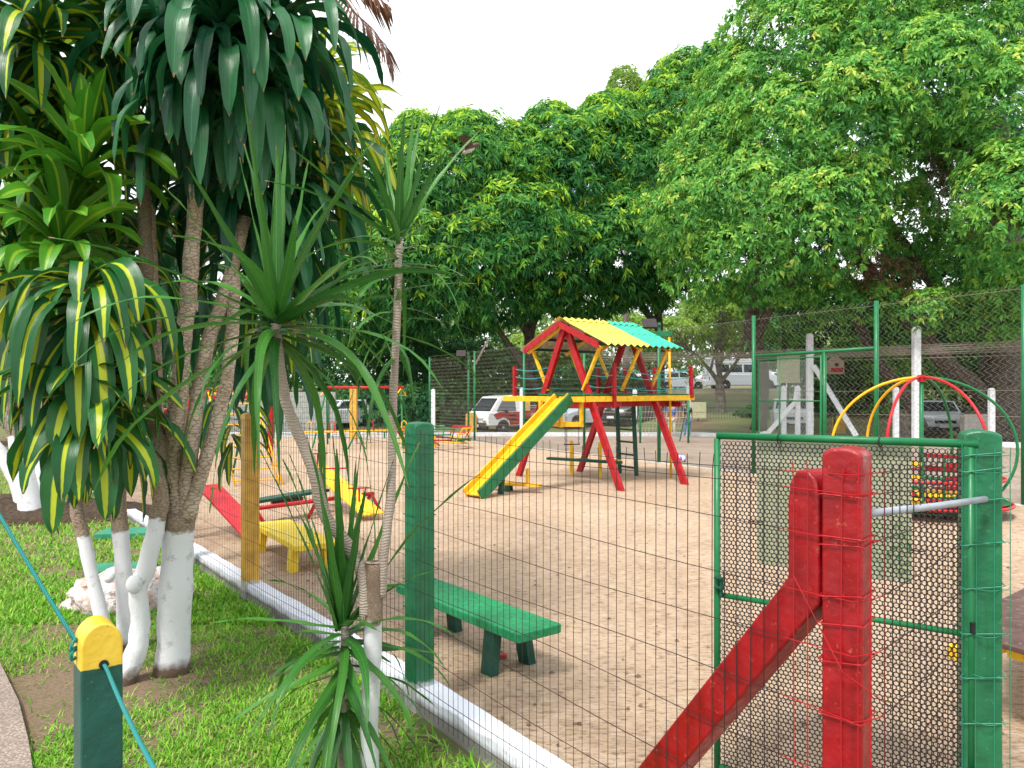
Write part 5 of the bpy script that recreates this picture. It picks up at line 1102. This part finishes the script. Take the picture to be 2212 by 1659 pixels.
# goal
gx=D(1383,0,31.0).x; gx2=D(1487,0,31.0).x; goal=thing('goal','small green goal frame with a sagging white net standing in the lane','goal',V((gx,31,0)))
for x in(gx,gx2): b=Buf(); b.tube([V((x,31,0)),V((x,31,1.92))],.045,9); obj('post',b,m_gmetal,goal,smooth=True)
b=Buf(); b.tube([V((gx,31,1.92)),V((gx2,31,1.92))],.045,9); obj('crossbar',b,m_gmetal,goal,smooth=True)

for x in(gx,gx2): b=Buf(); b.tube([V((x,31,1.9)),V((x-.05,32.4,0))],.025,7); obj('stay',b,m_gmetal,goal)
b=Buf()
for i in range(16):
    x=gx+(gx2-gx)*i/15; b.tube([V((x,31+1.4*k/8+.12*math.sin(k+i),1.88*(1-k/8)-.12*math.sin(PI*k/8)+.02)) for k in range(9)],.009,3,cap=False)
for k in range(1,9): b.tube([V((gx+(gx2-gx)*i/15,31+1.4*k/8+.12*math.sin(k+i),1.88*(1-k/8)-.12*math.sin(PI*k/8)+.02)) for i in range(16)],.009,3,cap=False)
obj('net',b,paint('net_white',(.6,.6,.55),.9),goal)
# flood lights
def flood(px,yfoot_z,ytop,d,label,face=-1):
    q=D(px,0,d); z=H-(ytop-855)/F*d; t=thing('flood_light',label,'lamp',V((q.x,d,0))); b=Buf(); b.tube([V((q.x,d,-.1)),V((q.x,d,z))],.05,9); obj('pole',b,m_gmetal,t,smooth=True)
    b=Buf(); ax_=(V((1,0,0)),V((0,.75,.66)),V((0,-.66,.75))); c=V((q.x-.32,d-.2,z-.05)); b.box(c,(.42,.42,.07),ax=ax_); b.box(V((q.x-.12,d-.1,z-.1)),(.34,.06,.06)); o=obj('lamp_head',b,m_dark,t,bevel=.01); b=Buf(); b.box(c-ax_[2]*.037,(.34,.34,.006),ax=ax_); obj('lamp_glass',b,paint('lamp_glass',(.75,.74,.66),.3),o)
flood(1012,0,762,33.5,'dark flood light on a green pole above the small truck'); flood(1424,0,697,22.1,'flood light on a green pole just beside the tower roof')
b=Buf(); b.beam(D(1022,795,34),D(1055,733,34),.06,.09); t=thing('strut_pole','loose pale pole leaning over the fence beside the flood light','pole',D(1022,795,34)); obj('rod',b,m_barkL,t)
# bird house / lantern box
q=ray(1803,795,3.0); t=thing('bird_house','small wooden bird house with a red band on a green pole','bird house',V((q.x,q.y,0))); b=Buf(); b.tube([V((q.x,q.y,.0)),q],.06,8); obj('pole',b,m_greenD,t); b=Buf(); b.prism([(-.36,-.3),(.36,-.3),(.36,.3),(0,.55),(-.36,.3)],q,V((1,0,0)),UP,V((0,1,0)),.5); bx_=obj('box',b,paint('birdbox',(.40,.32,.24),.8),t,bevel=.02); b=Buf(); b.box(q+V((0,-.255,-.1)),(.6,.006,.2)); obj('red_band',b,m_red,bx_); b=Buf(); b.lathe(q+V((0,-.254,.15)),[(0,0),(.1,0)],14,axis=(0,-1,0)); obj('hole',b,m_black,bx_); b=Buf(); b.beam(q+V((-.3,0,.85)),q+V((.15,0,.62)),.3,.04); obj('solar_panel',b,m_dark,t)
# signs
for px_,py_,w_,h_,dd,lb in((1703,797,.98,.76,39,'pale yellow sign board seen through the green fence door'),(1508,886,.75,.48,42,'low pale yellow sign board on the bank right of the goal')):
    q=D(px_,py_,dd); t=thing('sign',lb,'sign',V((q.x,dd,terr(q.x,dd)))); b=Buf(); b.box(q,(w_*2.2*.55*1.9/1.9,.03,h_*1.9)); b.v=[(q.x+(p[0]-q.x),p[1],q.z+(p[2]-q.z)) for p in b.v]; obj('panel',b,paint('sign_cream',(.52,.52,.32),.7),t); b=Buf(); b.beam(V((q.x,dd+.05,terr(q.x,dd))),q+V((0,.05,h_*.5)),.06,.06,up=(1,0,0)); obj('pole',b,m_greenD,t)
# yellow bollards, stump, concrete block
for px_,dd,w_,zt,lb in((1018,38.2,.62,1.15,'yellow concrete block standing in front of the small truck door'),(1140,40.5,.30,1.65,'narrow yellow post behind the truck bed'),(1812,37.5,.62,1.0,'yellow concrete block beyond the white diagonal brace')):
    q=D(px_,0,dd); b=Buf(); zz_=zt if px_!=1140 else 1.95; b.prism(arch(w_*.9,zz_,.12,8),V((q.x,dd,0)),V((1,0,0)),UP,V((0,1,0)),.3); tag(obj('bollard',b,m_py,bevel=.02),lb,'bollard')
q=D(1955,0,34.2); b=Buf(); b.tube([V((q.x+.1,34.2,-.1)),V((q.x,34.2,.3)),V((q.x-.05,34.2,.9)),V((q.x+.02,34.2,1.35))],[.62,.42,.36,.30],12); tag(obj('trunk_stump',b,m_barkL,smooth=True),'grey tree stump standing left of the dark parked car','stump')
q=D(2130,0,32.5); b=Buf(); b.box((q.x,32.5,.55),(2.1,.35,1.3)); tag(obj('concrete_slab',b,paint('slab_grey',(.42,.40,.38),.85,.2,bump=.4),bevel=.02),'upright pale concrete slab at the right behind the lane fence','slab')
x=D(470,0,40).x; b=Buf(); b.box((x+3.2,38.5,1.1),(7,.2,2.2)); tag(obj('garden_wall',b,paint('wall_grey',(.36,.36,.35),.85,.2,bump=.3)),'plain grey wall far behind the climbing frame','wall')
b=Buf(); 
for i in range(46): x=D(1490,0,46).x+i*.16; b.tube([V((x,43,.45)),V((x,43,1.35))],.012,4,cap=False)
b.tube([V((D(1490,0,46).x,43,1.3)),V((D(1490,0,46).x+7.3,43,1.3))],.02,4); t=thing('low_railing','low dark iron railing in front of the bare tree','railing',V((D(1490,0,46).x,43,.5))); obj('bars',b,m_greenD,t)
# ---------------- vehicles ----------------
m_glass=M('car_glass'); m_glass.base((.02,.03,.04)).rough(.06); m_glass.p.inputs['Specular IOR Level'].default_value=.9; m_glass=m_glass.m
def carpaint(n,c): m=M(n); m.base(c).rough(.28); m.p.inputs['Coat Weight'].default_value=.6; return m.m
m_tyre=paint('tyre',(.015,.015,.016),.8,.1); m_rim=paint('rim',(.35,.36,.38),.35,.1); m_lampw=paint('headlight',(.7,.72,.75),.1,.05); m_lampr=paint('tail_light',(.45,.01,.01),.2,.05); m_plate=paint('number_plate',(.65,.66,.7),.5,.05)
def vehicle(name,label,cat,pos,head,body,low,cab,W_,wheels,rw,hood=None,cabW=None,mats=None,inset=.13,front=None,windows=(),grille=True):
    """low, cab: side profiles (x forward, z); local frame +x forward"""
    t=thing(name,label,cat,pos); ux,uz,uy=V((1,0,0)),UP,V((0,1,0)); t.rotation_euler=(0,0,0)
    def lo(nm,b,mat,par=None,**k):
        me=bpy.data.meshes.new(nm); me.from_pydata([tuple(p) for p in b.v],[],b.f); me.update(); return fin(nm,me,mat,par or t,**k)
    b=Buf(); b.prism(low,(0,0,0),ux,uz,uy,W_); bd=lo('body',b,body,bevel=.07,seg=3)
    zb=min(p[1] for p in cab); zt=max(p[1] for p in cab); hw=lambda z: W_/2-.02-inset*(z-zb)/(zt-zb)
    n=len(cab); b=Buf(); vs=[(x,-hw(z),z) for x,z in cab]+[(x,hw(z),z) for x,z in cab]; b.add(vs,[tuple(range(n)),tuple(range(2*n-1,n-1,-1))]+[(i,i+n,(i+1)%n+n,(i+1)%n) for i in range(n)]); lo('cabin',b,body,bevel=.05,seg=3)
    for q in windows:
        for s in(-1,1):
            b=Buf(); b.add([(x,s*(hw(z)+.006),z) for x,z in q],[tuple(range(len(q)))]); lo('window',b,m_glass,bd)
    # windscreen and rear glass from cabin profile edges listed as (index a,index b)
    for (ia,ib) in (front or ()):
        (x0,z0),(x1,z1)=cab[ia],cab[ib]; nx,nz=(z1-z0),-(x1-x0); l=math.hypot(nx,nz); nx/=l;nz/=l
        cx=sum(p[0] for p in cab)/n
        if nx*(x0-cx)<0: nx,nz=-nx,-nz
        b=Buf(); vs=[]
        for f_,s in((.12,-1),(.12,1),(.90,1),(.90,-1)):
            x=x0+(x1-x0)*f_;z=z0+(z1-z0)*f_; vs.append((x+nx*.012,s*(hw(z)-.09),z+nz*.012))
        b.add(vs,[(0,1,2,3)]); lo('windscreen',b,m_glass,bd)
    for x in wheels:
        for s in(-1,1):
            b=Buf(); b.lathe((x,s*(W_/2-.10),rw),[(rw*.6,-.11),(rw*.93,-.11),(rw,-.07),(rw,.07),(rw*.93,.11),(rw*.6,.11)],22,axis=(0,1,0)); wh=lo('wheel',b,m_tyre,smooth=False); b=Buf(); b.lathe((x,s*(W_/2-.10),rw),[(0,.10*s),(rw*.2,.115*s),(rw*.25,.08*s),(rw*.58,.09*s),(rw*.62,.11*s)],18,axis=(0,1,0)); lo('rim',b,m_rim,wh)
            b=Buf(); b.lathe((x,s*(W_/2-.012),rw*1.02),[(0,.004*s*4),(rw*1.18,.004*s*4)],22,axis=(0,1,0)); lo('wheel_arch',b,m_black,bd)
    xf=max(p[0] for p in low); xr=min(p[0] for p in low)
    for s in(-1,1):
        b=Buf(); b.sphere((xf-.06,s*(W_/2-.27),.72 if zb<1.3 else .8),.16,10,(.55,1.25,.7)); lo('headlight',b,m_lampw,smooth=True)
        b=Buf(); b.box((xr+.01,s*(W_/2-.18),.9),(.06,.2,.28)); lo('tail_light',b,m_lampr,bevel=.02)
        b=Buf(); b.sphere((cab[0][0] if 0 else xf-1.15,s*(W_/2+.10),zb+.1),.12,8,(.7,1,.8)); lo('mirror',b,m_black,smooth=True)
    b=Buf(); b.box((xf+.0,0,.60),(.05,W_*.46,.13)); 
    if grille: lo('grille',b,m_black,bevel=.01); b=Buf(); b.box((xf+.02,0,.32),(.06,W_*.8,.14)); lo('bumper_intake',b,m_black,bevel=.02)
    b=Buf(); b.box((xf+.045,0,.42),(.02,.42,.13)); lo('number_plate',b,m_plate)
    t.rotation_euler=(0,0,math.atan2(head[1],head[0])); t['fx']=0; del t['fx']; return t,lo
hb_low=[(-2.0,.22),(2.0,.22),(2.05,.45),(1.98,.78),(1.15,.98),(-1.95,1.02),(-2.03,.6)]
hb_cab=[(1.05,.95),(.35,1.47),(-1.35,1.50),(-1.95,.98)]
hb_win=[[(.75,1.02),(.28,1.40),(-.25,1.42),(-.25,1.02)],[(-.33,1.02),(-.33,1.42),(-1.15,1.42),(-1.35,1.02)]]
def hatch(label,pos,head,mat,sc=1.0,name='parked_car'):
    t,_=vehicle(name,label,'car',pos,head,mat,hb_low,hb_cab,1.72,(1.3,-1.3),.31,front=((0,1),(3,2)),windows=hb_win); t.scale=(sc,)*3; return t
silver=carpaint('car_silver',(.50,.54,.58)); whitep=carpaint('car_white',(.75,.76,.78)); blackp=carpaint('car_black',(.012,.013,.016)); darkp=carpaint('car_dark',(.05,.065,.06)); redp=carpaint('car_red',(.36,.012,.02))
hatch('pale silver car facing the lane behind the green fence door',V((D(1712,0,40).x,40.3,.18)),(-.28,-.96),silver,1.12)
tq=hatch('silver and dark hatchback parked right of the grey stump under the dome',V((D(2035,0,36.5).x,37.2,.1)),(-.30,-.95),silver,1.12)
hatch('light silver car parked behind the tower leg with a bluish windscreen',V((D(1262,0,41).x,41.2,.3)),(-.80,-.6),silver,1.0)
hatch('black car parked behind the dark green ladder',V((D(1352,0,42.5).x,42.2,.42)),(-.55,-.83),blackp,1.0)
hatch('white car far left behind the trunks, nearer the palms',V((D(615,0,44).x,44,.6)),(-.9,-.4),whitep,.95)
hatch('white car behind the grey wall seen under the narrow leaves',V((D(722,0,40).x,41,.3)),(-.6,-.8),whitep,1.0)
hatch('pale blue car high on the road left of the van',V((D(1462,0,62.5).x,61.5,2.49)),(1,.1),silver,1.0)
hatch('white car on the road right of the van',V((D(1700,0,62.5).x,63,2.49)),(1,.0),whitep,1.0)
# van on the road
vl=[(-3.0,.35),(2.9,.35),(2.95,.9),(2.5,1.25),(-3.0,1.3)]; vc=[(2.35,1.2),(1.55,2.25),(1.2,2.5),(-2.95,2.55),(-3.0,1.25)]
vw=[[(2.0,1.35),(1.6,1.95),(1.0,2.0),(1.0,1.35)]]+[[(x,1.42),(x,2.05),(x-.95,2.05),(x-.95,1.42)] for x in(.8,-.3,-1.4)]
vt,lo=vehicle('van','silver passenger van parked on the raised road beyond the bare tree','van',V((D(1603,0,61).x,61.3,2.49)),(1,.12),silver,vl,vc,1.95,(1.95,-1.75),.38,front=((0,1),),windows=vw,inset=.16)
b=Buf(); b.box((-2.4,0,2.62),(.9,1.4,.18)); lo('roof_unit',b,whitep,bevel=.05)
# small truck
tl=[(.1,.4),(2.25,.4),(2.32,.85),(2.20,1.12),(.0,1.12),(.0,.4)]; tcb=[(2.14,1.05),(1.40,1.90),(.55,2.0),(.12,1.95),(.0,1.05)]
tw=[[(1.72,1.15),(1.25,1.76),(.45,1.8),(.42,1.15)]]
tk,lo=vehicle('pickup_truck','small white flatbed truck with red printed doors parked behind the white kerb','truck',V((D(1106,0,40).x,39.9,.05)),(-.74,-.67),whitep,tl,tcb,1.72,(1.30,-1.9),.33,front=((0,1),),windows=tw,grille=False)
tk.scale=(1.06,1.0,1.0)
b=Buf(); b.box((-1.55,0,.62),(2.9,.8,.14)); lo('chassis',b,m_dark)
b=Buf(); b.box((-1.6,0,.80),(3.0,1.75,.08)); 
fb=lo('flatbed',b,m_dark)
for s in(-1,1): b=Buf(); b.box((-1.6,.87*s,1.0),(3.0,.04,.34)); lo('side_board',b,redp,fb,bevel=.008)
b=Buf()
for s in(-1,1):
    for z in(1.3,1.42): b.tube([(-.12,.86*s,z),(-3.05,.86*s,z)],.015,6)
    for x in(-.15,-1.1,-2.0,-3.0): b.tube([(x,.86*s,1.1),(x,.86*s,1.42)],.015,6)
lo('rack',b,m_grey,fb)
for s in(-1,1):
    b=Buf(); b.add([(1.95,.869*s,.98),(1.6,.869*s,1.12),(.12,.869*s,1.12),(.12,.869*s,.46),(.86,.869*s,.44),(.95,.869*s,.74),(1.3,.869*s,.84),(1.7,.869*s,.72)],[tuple(range(8))]); dr_=lo('door_print',b,redp)
    b=Buf(); b.add([(.98,.872*s,.93),(.72,.872*s,1.02),(.46,.872*s,.93),(.46,.872*s,.90),(.98,.872*s,.90)],[(0,1,2,3,4)]); lo('logo_roof',b,m_black,dr_)
    b=Buf(); b.lathe((.74,.8715*s,1.03),[(0,0),(.06,0)],12,axis=(0,1,0)); lo('logo_sun',b,paint('logo_orange',(.8,.2,.02),.5),dr_)
b=Buf(); b.box((2.335,0,.78),(.02,1.2,.02)); b.box((2.33,0,.52),(.04,1.5,.12)); lo('front_trim',b,m_dark)
def text(s_,size,loc,rot,mat,par,name):
    cu=bpy.data.curves.new('t','FONT'); cu.body=s_; cu.size=size; cu.extrude=.002; cu.align_x='CENTER'; o=bpy.data.objects.new('t',cu); COL.objects.link(o); bpy.context.view_layer.update()
    me=bpy.data.meshes.new_from_object(o.evaluated_get(bpy.context.evaluated_depsgraph_get())); bpy.data.objects.remove(o); me.name=name; q=fin(name,me,mat,par); q.location=loc; q.rotation_euler=rot; return q
for s in(1,-1):
    rz=PI if s>0 else 0
    text('AD',.2,(.95,.874*s,.68),(PI/2,0,rz),m_black,tk,'door_lettering'); text('JARD',.17,(-.75,.893*s,.93),(PI/2,0,rz),m_plate,tk,'side_lettering')
    b=Buf(); b.box((.6,.874*s,.75),(.3,.006,.11)); lo('logo_block',b,m_black)
# ---------------- people behind the goal ----------------
def person(label,pos,face,shirt,trouser,skin,lean=0):
    t=thing('person',label,'person',pos)
    def sk(name,V_,E_,Rr,mat,sub=2):
        me=bpy.data.meshes.new(name); me.from_pydata([tuple(v) for v in V_],E_,[]); me.update(); me.materials.append(mat); o=bpy.data.objects.new(name,me); COL.objects.link(o); o.parent=t
        md=o.modifiers.new('skin','SKIN'); 
        for i,r_ in enumerate(Rr): me.skin_vertices[0].data[i].radius=(r_,r_) if not isinstance(r_,tuple) else r_
        me.skin_vertices[0].data[0].use_root=True; md.use_smooth_shade=True; s2=o.modifiers.new('sub','SUBSURF'); s2.levels=s2.render_levels=sub; return o
    Vb=[(0,0,.95),(0,0,1.15),(0,0,1.38),(0,0.0,1.48),(0,-.02,1.57),(0,-.02,1.68),(-.2,0,1.40),(-.26,-.02,1.12),(-.24,-.12,.88),(-.24,-.15,.79),(.2,0,1.40),(.26,-.02,1.12),(.24,-.12,.88),(.24,-.15,.79),(-.1,0,.88),(-.11,-.02,.48),(-.12,.02,.08),(-.12,-.13,.03),(.1,0,.88),(.12,-.02,.48),(.13,.02,.08),(.13,-.13,.03)]
    Eb=[(0,1),(1,2),(2,3),(3,4),(4,5),(2,6),(6,7),(7,8),(8,9),(2,10),(10,11),(11,12),(12,13),(0,14),(14,15),(15,16),(16,17),(0,18),(18,19),(19,20),(20,21)]
    Rb=[.13,.12,.13,.055,.085,.075,.055,.042,.03,.035,.055,.042,.03,.035,.085,.055,.04,.035,.085,.055,.04,.035]
    sk('body',Vb,Eb,Rb,skin)
    sk('shirt',[(0,0,.98),(0,0,1.15),(0,0,1.39),(-.2,0,1.40),(-.25,-.01,1.2),(.2,0,1.40),(.25,-.01,1.2)],[(0,1),(1,2),(2,3),(3,4),(2,5),(5,6)],[.155,.14,.145,.075,.062,.075,.062],shirt)
    sk('trousers',[(0,0,.95),(-.1,0,.86),(-.11,-.02,.48),(-.12,.02,.12),(.1,0,.86),(.12,-.02,.48),(.13,.02,.12)],[(0,1),(1,2),(2,3),(0,4),(4,5),(5,6)],[.15,.105,.075,.06,.105,.075,.06],trouser)
    b=Buf(); b.sphere((0,.0,1.70),.105,12,(.92,1.0,.9)); me=bpy.data.meshes.new('hair'); me.from_pydata(b.v,[],b.f); fin('hair',me,m_dark,t,smooth=True)
    t.rotation_euler=(0,0,face); return t
skin=paint('skin',(.36,.20,.13),.6,.05)
q=D(1481,0,35.6); person('person in a dark top and blue jeans standing behind the goal',V((q.x,35.3,.0)),.4,paint('shirt_dark',(.02,.03,.06),.9),paint('jeans',(.10,.19,.33),.9),skin)
q=D(1442,0,36.4); person('person in a blue top and pale trousers standing behind the net',V((q.x,35.4,.0)),-.5,paint('shirt_blue',(.03,.10,.35),.9),paint('shorts_pale',(.45,.42,.36),.9),skin)
# ---------------- bird in flight ----------------
bd=D(1012,322,6.5); bt=thing('bird','small brown bird with a white belly flying past the top of the thin plant','bird',bd)
m=M('feather'); n=m.noise(40,4); m.base(m.mix(m.fr(n,.35,.65),(.05,.03,.02),(.13,.085,.06))).rough(.8); m_f=m.m; m_fw=paint('feather_white',(.55,.53,.5),.8)
b=Buf(); b.tube([bd+V(p) for p in((.10,0,.035),(.085,0,.04),(.06,0,.035),(.02,0,.01),(-.03,0,-.012),(-.07,0,-.03),(-.12,.0,-.045))],[.004,.016,.020,.028,.026,.014,.004],12); obj('body',b,m_f,bt,smooth=True)
b=Buf(); b.tube([bd+V(p) for p in((.05,-.004,.016),(.015,-.004,-.008),(-.035,-.004,-.028),(-.065,-.002,-.036))],[.012,.022,.020,.006],10); obj('belly',b,m_fw,bt,smooth=True)
for s in(-1,1):
    b=Buf(); P=[(.045,0,.02),(.02,0,.02),(-.02,0,.015)]; A_=[bd+V((.04,.02*s,.03)),bd+V((.03,.08*s,.075)),bd+V((-.03,.15*s,.07)),bd+V((-.08,.17*s,.045))]; B_=[bd+V((-.03,.02*s,.005)),bd+V((-.05,.07*s,.04)),bd+V((-.075,.12*s,.045)),bd+V((-.085,.168*s,.044))]
    vs=A_+B_; vs+=[v-V((0,0,.004)) for v in vs]; b.add(vs,[(i,i+1,i+5,i+4) for i in range(3)]+[(i+8,i+12,i+13,i+9) for i in range(3)]); obj('wing',b,m_f,bt)
b=Buf(); b.add([bd+V((-.10,-.008,-.04)),bd+V((-.10,.008,-.04)),bd+V((-.17,.03,-.06)),bd+V((-.17,-.03,-.06)),bd+V((-.10,0,-.044)),bd+V((-.17,0,-.066))],[(0,1,2,3),(4,5,2,1),(4,0,3,5)]); obj('tail',b,m_f,bt)
